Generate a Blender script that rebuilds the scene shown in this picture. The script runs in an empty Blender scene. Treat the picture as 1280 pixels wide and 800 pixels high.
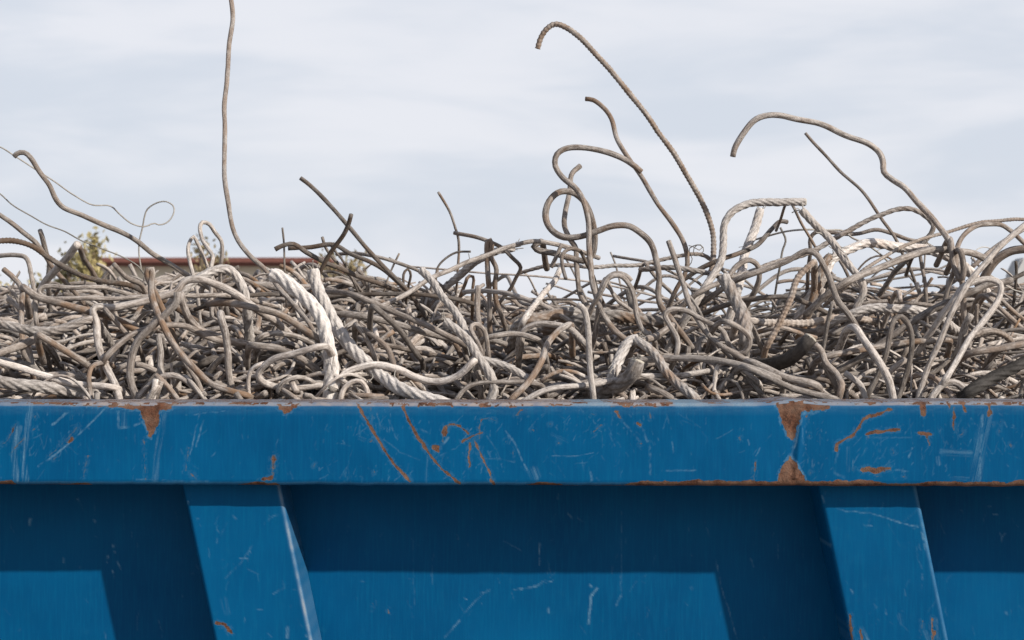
import bpy, math, random
import numpy as np
from mathutils import Vector

SC = bpy.context.scene
R = math.radians
rng = np.random.default_rng(11)
random.seed(11)

# ---------------------------------------------------------------- camera
F = 2700.0            # focal length in photo pixels (1280 wide)
CAM_D = 2.70          # metres from the front face of the top rail
RIM_Z = 1.90          # height of the container's rim
CAM_Z = RIM_Z + 0.073
cam_d = bpy.data.cameras.new("camera")
cam = bpy.data.objects.new("camera", cam_d)
SC.collection.objects.link(cam)
cam.location = (0, -CAM_D, CAM_Z)
cam.rotation_euler = (R(90), 0, 0)
cam_d.sensor_width = 36
cam_d.lens = 36 * F / 1280
cam_d.shift_y = 30 / 1280
cam_d.clip_end = 3000
cam_d.clip_start = 0.05
cam_d.dof.use_dof = True
cam_d.dof.focus_distance = 2.95
cam_d.dof.aperture_fstop = 16
SC.camera = cam

# ---------------------------------------------------------------- light
SUN = Vector((1.33, -1.0, 0.94)).normalized()      # towards the sun
SUN_EL = math.asin(SUN.z)
SUN_AZ = math.atan2(SUN.x, SUN.y)                    # clockwise from +Y
world = bpy.data.worlds.new("World")
SC.world = world
world.use_nodes = True
wn = world.node_tree.nodes; wl = world.node_tree.links
wn.clear()
w_out = wn.new("ShaderNodeOutputWorld")
w_bg = wn.new("ShaderNodeBackground"); w_bg.inputs[1].default_value = 0.10
w_sky = wn.new("ShaderNodeTexSky"); w_sky.sky_type = 'NISHITA'
w_sky.sun_disc = False; w_sky.sun_elevation = SUN_EL; w_sky.sun_rotation = SUN_AZ
w_sky.altitude = 50; w_sky.air_density = 1.0; w_sky.dust_density = 1.2; w_sky.ozone_density = 1.5
w_tc = wn.new("ShaderNodeTexCoord")
w_map = wn.new("ShaderNodeMapping"); w_map.inputs['Scale'].default_value = (1.15, 1.15, 5.2)
w_map.inputs['Rotation'].default_value = (0, R(4), 0)
w_n = wn.new("ShaderNodeTexNoise"); w_n.inputs['Scale'].default_value = 5.5
w_n.inputs['Detail'].default_value = 5; w_n.inputs['Roughness'].default_value = 0.5
w_n.inputs['Distortion'].default_value = 0.3
w_r = wn.new("ShaderNodeMapRange"); w_r.interpolation_type = 'SMOOTHSTEP'
w_r.inputs['From Min'].default_value = 0.36; w_r.inputs['From Max'].default_value = 0.66
w_r.inputs['To Min'].default_value = 0.0; w_r.inputs['To Max'].default_value = 1.0
w_mix = wn.new("ShaderNodeMix"); w_mix.data_type = 'RGBA'
w_cl = wn.new("ShaderNodeMix"); w_cl.data_type = 'RGBA'   # thin high cloud veil, thicker and whiter in bands
w_cl.inputs['A'].default_value = (6.85, 7.35, 8.25, 1); w_cl.inputs['B'].default_value = (8.35, 8.5, 9.1, 1)
wl.new(w_tc.outputs['Generated'], w_map.inputs[0]); wl.new(w_map.outputs[0], w_n.inputs['Vector'])
wl.new(w_n.outputs['Fac'], w_r.inputs['Value'])
# the veil is thick low down and thins out overhead
w_sep = wn.new("ShaderNodeSeparateXYZ"); wl.new(w_tc.outputs['Generated'], w_sep.inputs[0])
w_el = wn.new("ShaderNodeMapRange"); wl.new(w_sep.outputs['Z'], w_el.inputs['Value'])
w_el.inputs['From Min'].default_value = .25; w_el.inputs['From Max'].default_value = .6
w_el.inputs['To Min'].default_value = 1.0; w_el.inputs['To Max'].default_value = .12
w_mu = wn.new("ShaderNodeMath"); w_mu.operation = 'MULTIPLY'
wl.new(w_r.outputs[0], w_cl.inputs['Factor']); wl.new(w_cl.outputs['Result'], w_mix.inputs['B']); w_mu.inputs[0].default_value = .94; wl.new(w_el.outputs[0], w_mu.inputs[1]); wl.new(w_mu.outputs[0], w_mix.inputs['Factor'])
wl.new(w_sky.outputs[0], w_mix.inputs['A']); wl.new(w_mix.outputs['Result'], w_bg.inputs[0])
wl.new(w_bg.outputs[0], w_out.inputs[0])

sun_d = bpy.data.lights.new("sun", 'SUN'); sun_d.energy = 5.0; sun_d.angle = R(0.9)
sun_d.color = (1.0, 0.94, 0.85)
sun = bpy.data.objects.new("sun", sun_d); SC.collection.objects.link(sun)
sun.rotation_euler = SUN.to_track_quat('Z', 'Y').to_euler()
sun.location = (5, -4, 8)

SC.view_settings.view_transform = 'Standard'; SC.view_settings.look = 'None'
SC.view_settings.exposure = 0.0; SC.view_settings.gamma = 1.0
SC.view_settings.use_curve_mapping = False

# ---------------------------------------------------------------- helpers
def tag(o, label=None, cat=None, group=None, kind=None):
    if label: o['label'] = label
    if cat: o['category'] = cat
    if group: o['group'] = group
    if kind: o['kind'] = kind
    return o

def link(name, me, mat=None, parent=None):
    o = bpy.data.objects.new(name, me)
    SC.collection.objects.link(o)
    if mat is not None: me.materials.append(mat)
    if parent is not None: o.parent = parent
    return o

def empty(name, loc=(0, 0, 0)):
    o = bpy.data.objects.new(name, None); SC.collection.objects.link(o)
    o.location = loc; o.empty_display_size = .1
    return o

def np_mesh(name, V, Q, T=None, smooth=True, col=None, uv=None):
    """V (n,3), Q (m,4) quads, T (k,3) tris; col (n,4) point colour; uv (n,2) per vertex"""
    me = bpy.data.meshes.new(name)
    Q = np.asarray(Q, dtype=np.int32).reshape(-1, 4)
    T = np.zeros((0, 3), np.int32) if T is None else np.asarray(T, dtype=np.int32).reshape(-1, 3)
    nv = len(V); loops = np.concatenate([Q.ravel(), T.ravel()])
    me.vertices.add(nv); me.vertices.foreach_set("co", np.asarray(V, dtype=np.float32).ravel())
    me.loops.add(len(loops)); me.loops.foreach_set("vertex_index", loops.astype(np.int32))
    me.polygons.add(len(Q) + len(T))
    starts = np.concatenate([np.arange(len(Q)) * 4, len(Q) * 4 + np.arange(len(T)) * 3]).astype(np.int32)
    me.polygons.foreach_set("loop_start", starts)
    if smooth:
        me.polygons.foreach_set("use_smooth", np.ones(len(starts), dtype=bool))
    if col is not None:
        a = me.attributes.new("wear", 'FLOAT_COLOR', 'POINT')
        a.data.foreach_set("color", np.asarray(col, dtype=np.float32).ravel())
    if uv is not None:
        l = me.uv_layers.new(name="UVMap")
        l.data.foreach_set("uv", np.asarray(uv, dtype=np.float32)[loops].ravel())
    me.update(calc_edges=True); me.validate()
    return me

def grid_faces(nu, nv, closed_v=False):
    i = np.arange(nu - 1)[:, None]; j = np.arange(nv if closed_v else nv - 1)[None, :]
    j2 = (j + 1) % nv
    return np.stack([i * nv + j, (i + 1) * nv + j, (i + 1) * nv + j2, i * nv + j2], -1).reshape(-1, 4)

def box_mesh(name, boxes, bevel=0.0):
    import bmesh
    bm = bmesh.new()
    for (x0, x1, y0, y1, z0, z1) in boxes:
        r = bmesh.ops.create_cube(bm, size=1)
        for v in r['verts']:
            v.co = Vector((x0 + (v.co.x + .5) * (x1 - x0), y0 + (v.co.y + .5) * (y1 - y0), z0 + (v.co.z + .5) * (z1 - z0)))
    if bevel: bmesh.ops.bevel(bm, geom=bm.edges[:], offset=bevel, segments=2, affect='EDGES')
    me = bpy.data.meshes.new(name); bm.to_mesh(me); bm.free()
    return me

_lat = rng.random((256, 256))
def vnoise(x, y):
    xi = np.floor(x).astype(int); yi = np.floor(y).astype(int)
    fx = x - xi; fy = y - yi
    fx = fx * fx * (3 - 2 * fx); fy = fy * fy * (3 - 2 * fy)
    g = lambda a, b: _lat[a & 255, b & 255]
    return (g(xi, yi) * (1 - fx) + g(xi + 1, yi) * fx) * (1 - fy) + (g(xi, yi + 1) * (1 - fx) + g(xi + 1, yi + 1) * fx) * fy
def fbm(x, y, o=4):
    s = 0; a = .5; t = 0
    for k in range(o):
        s = s + a * vnoise(x * 2 ** k + 17.3 * k, y * 2 ** k + 9.1 * k); t += a; a *= .55
    return s / t

# ---------------------------------------------------------------- materials
def new_mat(name):
    m = bpy.data.materials.new(name); m.use_nodes = True
    nt = m.node_tree
    return m, nt, nt.nodes, nt.links, nt.nodes["Principled BSDF"]

def mixc(n, l, fac, a, b):
    x = n.new("ShaderNodeMix"); x.data_type = 'RGBA'
    for s, v in (('Factor', fac), ('A', a), ('B', b)):
        if hasattr(v, 'links'): l.new(v, x.inputs[s])
        elif isinstance(v, (int, float)): x.inputs[s].default_value = v
        else: x.inputs[s].default_value = (*v, 1)
    return x.outputs['Result']

def noise(n, l, scale, detail=4, rough=.55, vec=None, dist=0):
    x = n.new("ShaderNodeTexNoise"); x.inputs['Scale'].default_value = scale
    x.inputs['Detail'].default_value = detail; x.inputs['Roughness'].default_value = rough
    x.inputs['Distortion'].default_value = dist
    if vec is not None: l.new(vec, x.inputs['Vector'])
    return x.outputs['Fac']

def rng_node(n, l, v, a, b, c=0., d=1., smooth=False):
    x = n.new("ShaderNodeMapRange")
    if smooth: x.interpolation_type = 'SMOOTHSTEP'
    l.new(v, x.inputs['Value'])
    for k, q in zip(('From Min', 'From Max', 'To Min', 'To Max'), (a, b, c, d)): x.inputs[k].default_value = q
    return x.outputs[0]

def math_node(n, l, op, a, b):
    x = n.new("ShaderNodeMath"); x.operation = op
    for i, v in enumerate((a, b)):
        if hasattr(v, 'links'): l.new(v, x.inputs[i])
        else: x.inputs[i].default_value = v
    return x.outputs[0]

def metal_mat(name, dark, mid, pale, rough=.75, spec=.3, uvbump=None):
    """dusty weathered steel; wear.r brightness 0..1, wear.g rust, wear.b pale dust"""
    m, nt, n, l, p = new_mat(name)
    tc = n.new("ShaderNodeTexCoord"); ob = tc.outputs['Object']
    at = n.new("ShaderNodeAttribute"); at.attribute_name = "wear"
    sep = n.new("ShaderNodeSeparateColor"); l.new(at.outputs['Color'], sep.inputs[0])
    n1 = noise(n, l, 38, 5, .6, ob); n2 = noise(n, l, 260, 4, .65, ob); n3 = noise(n, l, 9, 3, .5, ob)
    um = n.new("ShaderNodeMapping"); um.inputs['Scale'].default_value = (28, 5, 1); l.new(tc.outputs['UV'], um.inputs[0])
    fb = noise(n, l, 2.2, 5, .7, um.outputs[0], .4)
    c = mixc(n, l, rng_node(n, l, math_node(n, l, 'ADD', math_node(n, l, 'MULTIPLY', n1, .5), math_node(n, l, 'MULTIPLY', fb, .5)), .40, .60, smooth=True), dark, mid)
    # settled dust: more of it on faces that look up
    geo = n.new("ShaderNodeNewGeometry"); sx = n.new("ShaderNodeSeparateXYZ"); l.new(geo.outputs['Normal'], sx.inputs[0])
    up = rng_node(n, l, sx.outputs['Z'], -.3, 1, -.10, .16)
    d = math_node(n, l, 'ADD', rng_node(n, l, n2, .30, .70, -.14, .20), sep.outputs[2])
    d = math_node(n, l, 'ADD', d, rng_node(n, l, fb, .35, .68, -.3, .45))
    d = math_node(n, l, 'ADD', d, up)
    dcl = n.new("ShaderNodeClamp"); l.new(d, dcl.inputs[0])
    c = mixc(n, l, dcl.outputs[0], c, pale)
    rf = math_node(n, l, 'MULTIPLY', sep.outputs[1], rng_node(n, l, noise(n, l, 24, 4, .6, ob), .42, .6, smooth=True))
    c = mixc(n, l, rf, c, (.20, .115, .062))
    br = rng_node(n, l, sep.outputs[0], 0, 1, .36, 1.46); br.node.clamp = False
    hsv = n.new("ShaderNodeHueSaturation"); l.new(c, hsv.inputs['Color']); l.new(br, hsv.inputs['Value'])
    l.new(hsv.outputs[0], p.inputs['Base Color'])
    p.inputs['Roughness'].default_value = rough
    p.inputs['Specular IOR Level'].default_value = spec
    bp = n.new("ShaderNodeBump"); bp.inputs['Distance'].default_value = .0014; bp.inputs['Strength'].default_value = .8
    h = math_node(n, l, 'ADD', math_node(n, l, 'ADD', n2, math_node(n, l, 'MULTIPLY', fb, 1.2)), math_node(n, l, 'MULTIPLY', n1, 1.5))
    if uvbump:
        freq, k, amp = uvbump
        su = n.new("ShaderNodeSeparateXYZ"); l.new(tc.outputs['UV'], su.inputs[0])
        ph = math_node(n, l, 'ADD', math_node(n, l, 'MULTIPLY', su.outputs[0], freq), math_node(n, l, 'MULTIPLY', su.outputs[1], 6.28318 * k))
        h = math_node(n, l, 'ADD', h, math_node(n, l, 'MULTIPLY', math_node(n, l, 'SINE', ph, 0), amp))
    l.new(h, bp.inputs['Height']); l.new(bp.outputs[0], p.inputs['Normal'])
    return m

M = {}
M['rod'] = metal_mat('dusty_steel', (.150, .122, .104), (.325, .280, .248), (.585, .535, .495))
M['rib'] = metal_mat('ribbed_steel', (.145, .115, .096), (.29, .24, .205), (.52, .46, .41), uvbump=None)
M['cable'] = metal_mat('stranded_steel', (.17, .148, .132), (.345, .308, .282), (.61, .565, .53))
M['wire'] = metal_mat('thin_wire_steel', (.22, .20, .18), (.32, .30, .27), (.50, .47, .43))
M['cut'] = metal_mat('cut_metal', (.36, .32, .26), (.46, .42, .35), (.52, .48, .41))

def paint_mat():
    m, nt, n, l, p = new_mat('blue_container_paint')
    tc = n.new("ShaderNodeTexCoord"); ob = tc.outputs['Object']
    at = n.new("ShaderNodeAttribute"); at.attribute_name = "wear"
    sep = n.new("ShaderNodeSeparateColor"); l.new(at.outputs['Color'], sep.inputs[0])
    fine = noise(n, l, 620, 4, .7, ob); mid = noise(n, l, 70, 5, .6, ob); big = noise(n, l, 6, 4, .55, ob)
    mp = n.new("ShaderNodeMapping"); mp.inputs['Scale'].default_value = (60, 60, 4); l.new(ob, mp.inputs[0])
    streak = noise(n, l, 6, 4, .6, mp.outputs[0])
    c = mixc(n, l, rng_node(n, l, big, .3, .7), (.0001, .058, .156), (.0003, .080, .20))
    c = mixc(n, l, rng_node(n, l, streak, .45, .8, 0, .6), c, (.001, .098, .215))
    c = mixc(n, l, rng_node(n, l, mid, .62, .8, 0, .35), c, (.006, .10, .20))
    # scratches / rubbed chalky paint, also highlights painted along some edges
    sc_ = math_node(n, l, 'MULTIPLY', sep.outputs[1], rng_node(n, l, fine, .30, .62, .35, 1.0))
    c = mixc(n, l, sc_, c, (.14, .27, .37))
    # dust, and part of the rib corner's painted highlight
    du = math_node(n, l, 'MULTIPLY', sep.outputs[2], rng_node(n, l, mid, .25, .6, .45, 1.0))
    c = mixc(n, l, du, c, (.40, .31, .245))
    # rust
    rr = math_node(n, l, 'ADD', sep.outputs[0], rng_node(n, l, noise(n, l, 190, 5, .7, ob), .2, .8, -.28, .28))
    rf = rng_node(n, l, rr, .44, .56, smooth=True)
    halo = rng_node(n, l, rr, .22, .50, 0, .45, smooth=True)
    c = mixc(n, l, halo, c, (.12, .13, .11))
    rc = mixc(n, l, rng_node(n, l, noise(n, l, 150, 5, .7, ob), .38, .62), (.048, .024, .018), (.150, .066, .039))
    rc = mixc(n, l, rng_node(n, l, noise(n, l, 30, 4, .6, ob), .42, .62, 0, .7), rc, (.20, .125, .09))
    rc = mixc(n, l, rng_node(n, l, fine, .5, .8, 0, .45), rc, (.27, .17, .12))
    c = mixc(n, l, rf, c, rc)
    l.new(c, p.inputs['Base Color'])
    ro = math_node(n, l, 'ADD', rng_node(n, l, mid, .3, .7, .36, .50), math_node(n, l, 'MULTIPLY', sc_, .2))
    ro = math_node(n, l, 'ADD', ro, math_node(n, l, 'MULTIPLY', rf, .45))
    l.new(ro, p.inputs['Roughness'])
    p.inputs['Specular IOR Level'].default_value = .07
    bp = n.new("ShaderNodeBump"); bp.inputs['Distance'].default_value = .0009; bp.inputs['Strength'].default_value = .8
    h = math_node(n, l, 'SUBTRACT', math_node(n, l, 'MULTIPLY', fine, .10), math_node(n, l, 'MULTIPLY', rf, .9))
    h = math_node(n, l, 'ADD', h, math_node(n, l, 'MULTIPLY', math_node(n, l, 'MULTIPLY', fine, rf), 1.3))
    h = math_node(n, l, 'ADD', h, math_node(n, l, 'MULTIPLY', mid, .25))
    h = math_node(n, l, 'SUBTRACT', h, math_node(n, l, 'MULTIPLY', sc_, .2))
    l.new(h, bp.inputs['Height']); l.new(bp.outputs[0], p.inputs['Normal'])
    return m
M['paint'] = paint_mat()

def simple_mat(name, a, b, scale=8, rough=.8, bump=.002, detail=6):
    m, nt, n, l, p = new_mat(name)
    tc = n.new("ShaderNodeTexCoord")
    f = noise(n, l, scale, detail, .6, tc.outputs['Object'])
    l.new(mixc(n, l, rng_node(n, l, f, .3, .7), a, b), p.inputs['Base Color'])
    p.inputs['Roughness'].default_value = rough
    bp = n.new("ShaderNodeBump"); bp.inputs['Distance'].default_value = bump
    l.new(f, bp.inputs['Height']); l.new(bp.outputs[0], p.inputs['Normal'])
    return m
M['ground'] = simple_mat('gravel_ground', (.21, .19, .165), (.30, .28, .25), 14, .9, .01)
M['render'] = simple_mat('cream_render', (.60, .53, .42), (.68, .61, .49), 3)
M['roof'] = simple_mat('brown_red_roof', (.13, .045, .035), (.19, .07, .05), 12, .6)
M['door'] = simple_mat('grey_door', (.18, .19, .2), (.22, .23, .24), 6, .5)
M['glass'] = simple_mat('dark_window_pane', (.03, .04, .05), (.04, .05, .06), 2, .15, .0)
M['concrete'] = simple_mat('pale_concrete', (.42, .41, .40), (.52, .51, .50), 9)
M['fines'] = simple_mat('rusty_fines', (.05, .042, .035), (.12, .10, .085), 60, .95, .01)
M['bark'] = simple_mat('shrub_bark', (.10, .075, .05), (.18, .13, .09), 30)
M['leaf_gold'] = simple_mat('golden_leaf', (.20, .17, .065), (.50, .41, .20), 14, .6, 0.)
M['leaf_dry'] = simple_mat('dry_leaf', (.13, .115, .055), (.38, .29, .16), 14, .6, 0.)

# ---------------------------------------------------------------- wear and edge highlight painting
def dist_poly(px, py, pts):
    d = np.full(px.shape, 1e9)
    for (x0, y0), (x1, y1) in zip(pts[:-1], pts[1:]):
        dx, dy = x1 - x0, y1 - y0; L = dx * dx + dy * dy + 1e-9
        t = np.clip(((px - x0) * dx + (py - y0) * dy) / L, 0, 1)
        d = np.minimum(d, np.hypot(px - x0 - t * dx, py - y0 - t * dy))
    return d
def in_poly(px, py, pts):
    c = np.zeros(px.shape, bool); n = len(pts)
    for i in range(n):
        x0, y0 = pts[i]; x1, y1 = pts[(i + 1) % n]
        if y0 == y1: continue
        k = ((y0 > py) != (y1 > py)) & (px < (x1 - x0) * (py - y0) / (y1 - y0) + x0)
        c ^= k
    return c
class Wear:
    """marks on one painted surface, in millimetre-like drawing units"""
    def __init__(s, px, py):
        s.px, s.py = px, py
        s.jx = px + (fbm(px / 5, py / 5) - .5) * 6 + (fbm(px / 24 + 3, py / 24) - .5) * 4; s.jy = py + (fbm(px / 5 + 50, py / 5 + 9) - .5) * 6 + (fbm(px / 24 + 33, py / 24 + 4) - .5) * 4
        s.brk = fbm(px / 9 + 71, py / 9 + 5)
        s.r = np.zeros(px.shape); s.s = np.zeros(px.shape); s.d = np.zeros(px.shape)
    def box(s, pts, m):
        xs = [p[0] for p in pts]; ys = [p[1] for p in pts]
        return np.nonzero((s.px > min(xs) - m) & (s.px < max(xs) + m) & (s.py > min(ys) - m) & (s.py < max(ys) + m))[0]
    def rust(s, pts, w, a=1.):
        i = s.box(pts, w * 3 + 8); kj = .45 if w < 4.4 else .9
        d = dist_poly(s.px[i] + (s.jx[i] - s.px[i]) * kj, s.py[i] + (s.jy[i] - s.py[i]) * kj, pts) - w * (.08 + .62 * s.brk[i])
        s.r[i] = np.maximum(s.r[i], a * (.72 + .5 * s.brk[i]) * np.clip(.5 - d / 3.0, 0, 1))
        s.s[i] = np.maximum(s.s[i], .30 * a * .5 * (fbm(s.px[i] / 3, s.py[i] / 3) > .5) * np.clip(1.2 - np.abs(d - 1.5) / 2., 0, 1))
    def patch(s, pts, a=1.):
        i = s.box(pts, 10); ins = in_poly(s.jx[i], s.jy[i], pts); d = dist_poly(s.jx[i], s.jy[i], pts + [pts[0]])
        d = np.where(ins, -d, d)
        s.r[i] = np.maximum(s.r[i], a * np.clip(.5 - d / 3., 0, 1))
        s.s[i] = np.maximum(s.s[i], .45 * a * (fbm(s.px[i] / 3, s.py[i] / 3) > .45) * np.clip(1.1 - np.abs(d - 1.6) / 1.6, 0, 1))
    def scr(s, pts, w, a=.7):
        i = s.box(pts, w * 3 + 6); x = s.px[i]; y = s.py[i]
        d = dist_poly(x + (s.jx[i] - x) * .35, y + (s.jy[i] - y) * .35, pts)
        if w > 3:
            vx, vy = pts[-1][0] - pts[0][0], pts[-1][1] - pts[0][1]; L = math.hypot(vx, vy) + 1e-6; vx /= L; vy /= L
            al = x * vx + y * vy; ac = x * vy - y * vx
            streak = np.clip(vnoise(ac * 1.1 + al * .015, al * .035 + pts[0][0]) * 1.9 - .45, 0, 1) * (.35 + .65 * vnoise(ac * .3, al * .09))
            s.s[i] = np.maximum(s.s[i], a * 1.15 * streak * np.clip((w / 2 - d) / (w * .3) + .3, 0, 1))
        else:
            streak = np.clip(vnoise(x * .22 + y * .05, y * .22) * 1.7 - .25, 0, 1) * (.5 + .5 * vnoise(x, y))
            s.s[i] = np.maximum(s.s[i], a * 1.1 * streak * np.clip((w / 2 + .5 - d) / 1.1, 0, 1))
    def ticks(s, x0, x1, y0, y1, n, seed=1, amax=.55):
        g = np.random.default_rng(seed)
        for _ in range(n):
            x = g.uniform(x0, x1); y = g.uniform(y0, y1); a = g.normal(1.57, .7); L = g.exponential(7) + 1.5
            s.scr([(x, y), (x + L * .5 * math.cos(a), y + L * .5 * math.sin(a)), (x + L * math.cos(a + g.normal(0, .2)), y + L * math.sin(a + .1))], g.uniform(.5, 1.7), g.uniform(.12, amax))
    def col(s):
        return np.stack([np.clip(s.r, 0, 1), np.clip(s.s, 0, 1), np.clip(s.d, 0, 1), np.ones_like(s.r)], -1)

# ---------------------------------------------------------------- container
XL, XR = -1.62, 1.72
PANEL_Y = 0.135; RIB_Y = 0.035; RAIL_H = 0.104; RAIL_W = 0.165
BOX_W = 2.35       # outer width of the container, front to back
BOT = 0.28
def xs_fine(step, lo=-.74, hi=.74):
    a = np.arange(XL, lo, .02); b = np.arange(lo, hi, step); c = np.arange(hi, XR, .02)
    return np.concatenate([a, b, c, [XR]])
container = empty('scrap_container', (0, 0, 0))
tag(container, 'long blue steel scrap container with rust patches, worn rim and slanted ribs', 'container')

def rail(name, y_front, flip, fine):
    xs = xs_fine(.001) if fine else np.arange(XL, XR + .01, .02)
    r = .007; zt = RIM_Z; zb = RIM_Z - RAIL_H
    P = []
    for z in np.linspace(zb + r, zt - r, 90 if fine else 6): P.append((0, z))
    for a in np.linspace(0, 90, 7)[1:]: P.append((r - r * math.cos(R(a)), zt - r + r * math.sin(R(a))))
    for y in np.linspace(r, RAIL_W - r, 40 if fine else 4)[1:]: P.append((y, zt))
    for a in np.linspace(0, 90, 5)[1:]: P.append((RAIL_W - r + r * math.sin(R(a)), zt - r + r * math.cos(R(a))))
    P.append((RAIL_W, zb + r)); 
    for a in np.linspace(0, 90, 5)[1:]: P.append((RAIL_W - r + r * math.cos(R(a)), zb + r - r * math.sin(R(a))))
    P.append((r, zb))
    for a in np.linspace(0, 90, 6)[1:-1]: P.append((r - r * math.sin(R(a)), zb + r - r * math.cos(R(a))))
    P = np.array(P); n = len(P)
    X = np.repeat(xs, n); Y = np.tile(P[:, 0], len(xs)); Z = np.tile(P[:, 1], len(xs))
    # photo-like drawing units: 1 unit = 1 mm on the face
    px = 640 + X * 1000; py = 503 + (zt - Z) * 1000 - np.where(Z > zt - .001, Y * 30, 0)
    W = Wear(px, py)
    if fine:
        onf = (Y < .012)
        W.patch([(107, 503), (216, 503), (215, 511), (200, 513), (197, 525), (194, 540), (190, 549), (186, 545), (183, 532), (177, 522), (176, 513), (160, 511), (135, 509), (110, 508)])
        W.patch([(345, 504), (376, 504), (368, 511), (358, 518), (351, 512)], .8)
        for pts, w, a in [
            ([(448, 508), (460, 528), (470, 545), (482, 565), (495, 583), (513, 601)], 3.6, 1),
            ([(502, 506), (510, 522), (520, 542), (535, 565), (552, 585), (574, 604)], 4, 1),
            ([(463, 505), (465, 525)], 2, .6),
            ([(554, 552), (553, 540), (556, 533), (565, 530), (575, 533), (585, 542)], 3, .9), ([(556, 534), (555, 545)], 5, .9),
            ([(578, 552), (590, 545), (603, 541)], 3, .85), ([(600, 548), (598, 535), (601, 525), (610, 522), (620, 525)], 1.8, .75),
            ([(587, 555), (586, 570), (587, 583)], 4, .8), ([(593, 550), (602, 570), (612, 590), (617, 603)], 3, .75), ([(614, 598), (617, 605)], 5, 1),
            ([(543, 559), (548, 564)], 7, 1), ([(1115, 512), (1100, 517), (1085, 522), (1075, 530), (1068, 543), (1055, 549), (1047, 555), (1045, 563)], 4.5, 1),
            ([(1083, 542), (1105, 539), (1125, 537)], 4, 1), ([(1078, 587), (1095, 588), (1114, 586)], 6.5, 1), ([(1147, 541), (1163, 543)], 4, .95),
            ([(1158, 543), (1162, 556)], 2.5, .8), ([(1154, 505), (1155, 519)], 8, 1), ([(1192, 510), (1193, 537)], 3.5, .75), ([(1186, 505), (1187, 512)], 5, .8),
            ([(1237, 505), (1237, 517)], 7, .95), ([(1204, 508), (1207, 515)], 4, .7), ([(945, 578), (942, 602)], 3, .65), ([(110, 570), (104, 596)], 2, .6),
            ([(180, 550), (182, 600)], 2.5, .56), ([(236, 560), (233, 588)], 4, .5), ([(240, 592), (246, 600)], 5, .55), ([(100, 530), (80, 552), (62, 570)], 2, .58),
            ([(20, 530), (10, 550), (2, 556)], 2.5, .62), ([(30, 548), (14, 566)], 3, .6), ([(90, 548), (86, 553)], 5, .7), ([(330, 600), (338, 598)], 6, .9),
            ([(1262, 556), (1264, 558)], 4, .6), ([(797, 529), (800, 531)], 4, .8), ([(752, 530), (742, 540)], 1.2, .8), ([(343, 570), (340, 595)], 7, .48),
            ([(770, 515), (775, 522)], 5, .6), ([(650, 512), (646, 518)], 5, .6), ([(1010, 520), (1008, 522)], 3, .5), ([(812, 515), (814, 522)], 3, .55)]:
            W.rust(pts, w, a)
        W.patch([(968, 503), (1038, 503), (1037, 512), (1015, 516), (1002, 518), (998, 532), (992, 550), (986, 545), (978, 530), (973, 515)], 1)
        W.patch([(989, 570), (997, 580), (1004, 594), (1008, 608), (970, 608), (975, 590), (982, 578)], 1)
        for pts, w, a in [
            ([(39, 507), (33, 540), (29, 575), (32, 603)], 8, .85), ([(24, 535), (17, 562), (20, 603)], 8, .7), ([(130, 512), (110, 532), (85, 555), (65, 572), (48, 583)], 2.2, .75),
            ([(86, 514), (66, 531)], 3, .6), ([(148, 515), (148, 535), (165, 533), (178, 527)], 3, .5), ([(155, 518), (155, 532)], 8, .35), ([(206, 512), (202, 540), (196, 570), (194, 603)], 8, .35),
            ([(250, 515), (243, 545), (238, 568)], 1.6, .6), ([(254, 525), (245, 558)], 1.8, .6), ([(232, 519), (262, 516), (292, 513)], 1.5, .5), ([(640, 548), (650, 570), (659, 588)], 1.6, .65),
            ([(667, 590), (669, 595)], 14, .55), ([(690, 570), (720, 570), (742, 566)], 1.1, .55), ([(828, 588), (870, 588)], 2, .6), ([(800, 530), (812, 560), (813, 592)], 3, .4), ([(780, 528), (800, 552)], 2.4, .35),
            ([(840, 553), (842, 567)], 1.4, .6), ([(480, 550), (500, 565), (525, 575)], 1, .45), ([(533, 570), (533, 603)], 3.5, .35), ([(632, 538), (640, 550)], 1.5, .6),
            ([(1236, 515), (1226, 550), (1219, 602)], 16, .42), ([(1228, 520), (1224, 600)], 3, .6), ([(1178, 565), (1212, 567)], 9, .38), ([(1188, 597), (1210, 597)], 4, .4),
            ([(1002, 520), (996, 548), (993, 560)], 1.8, .85), ([(990, 571), (1000, 583), (1005, 594)], 2, .95), ([(993, 552), (990, 570)], 3, .35), ([(1140, 560), (1136, 572)], 2.2, .6), ([(1172, 572), (1173, 580)], 5, .45),  # first two strokes: highlights painted along the peeled paint edge
            ([(1060, 560), (1060, 588)], 5, .28), ([(1047, 563), (1043, 590), (1055, 596)], 3, .28), ([(1088, 547), (1140, 547)], 1.2, .3), ([(690, 530), (697, 537)], 1.5, .6), ([(690, 543), (710, 552)], 4, .35),
            ([(660, 520), (672, 523)], 3, .4), ([(452, 520), (458, 522)], 6, .35), ([(450, 547), (455, 549)], 6, .4), ([(1120, 587), (1135, 589)], 2, .5), ([(470, 548), (466, 546)], 3, .4),
            ([(590, 535), (570, 560), (545, 572)], 1.2, .5), ([(560, 548), (556, 553)], 4, .5), ([(608, 545), (622, 565), (630, 590)], 1, .4), ([(180, 530), (185, 540)], 3, .55), ([(170, 600), (260, 603)], 2, .4),
            ([(50, 545), (55, 562), (60, 540)], 1, .3), ([(945, 570), (950, 560)], 1.4, .5), ([(935, 550), (936, 556)], 1.4, .6), ([(740, 600), (738, 590)], 2.4, .5), ([(720, 580), (735, 578)], 1, .45)]:
            W.scr(pts, w, a)
        W.ticks(-80, 1360, 508, 603, 240, 3, .28)
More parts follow.
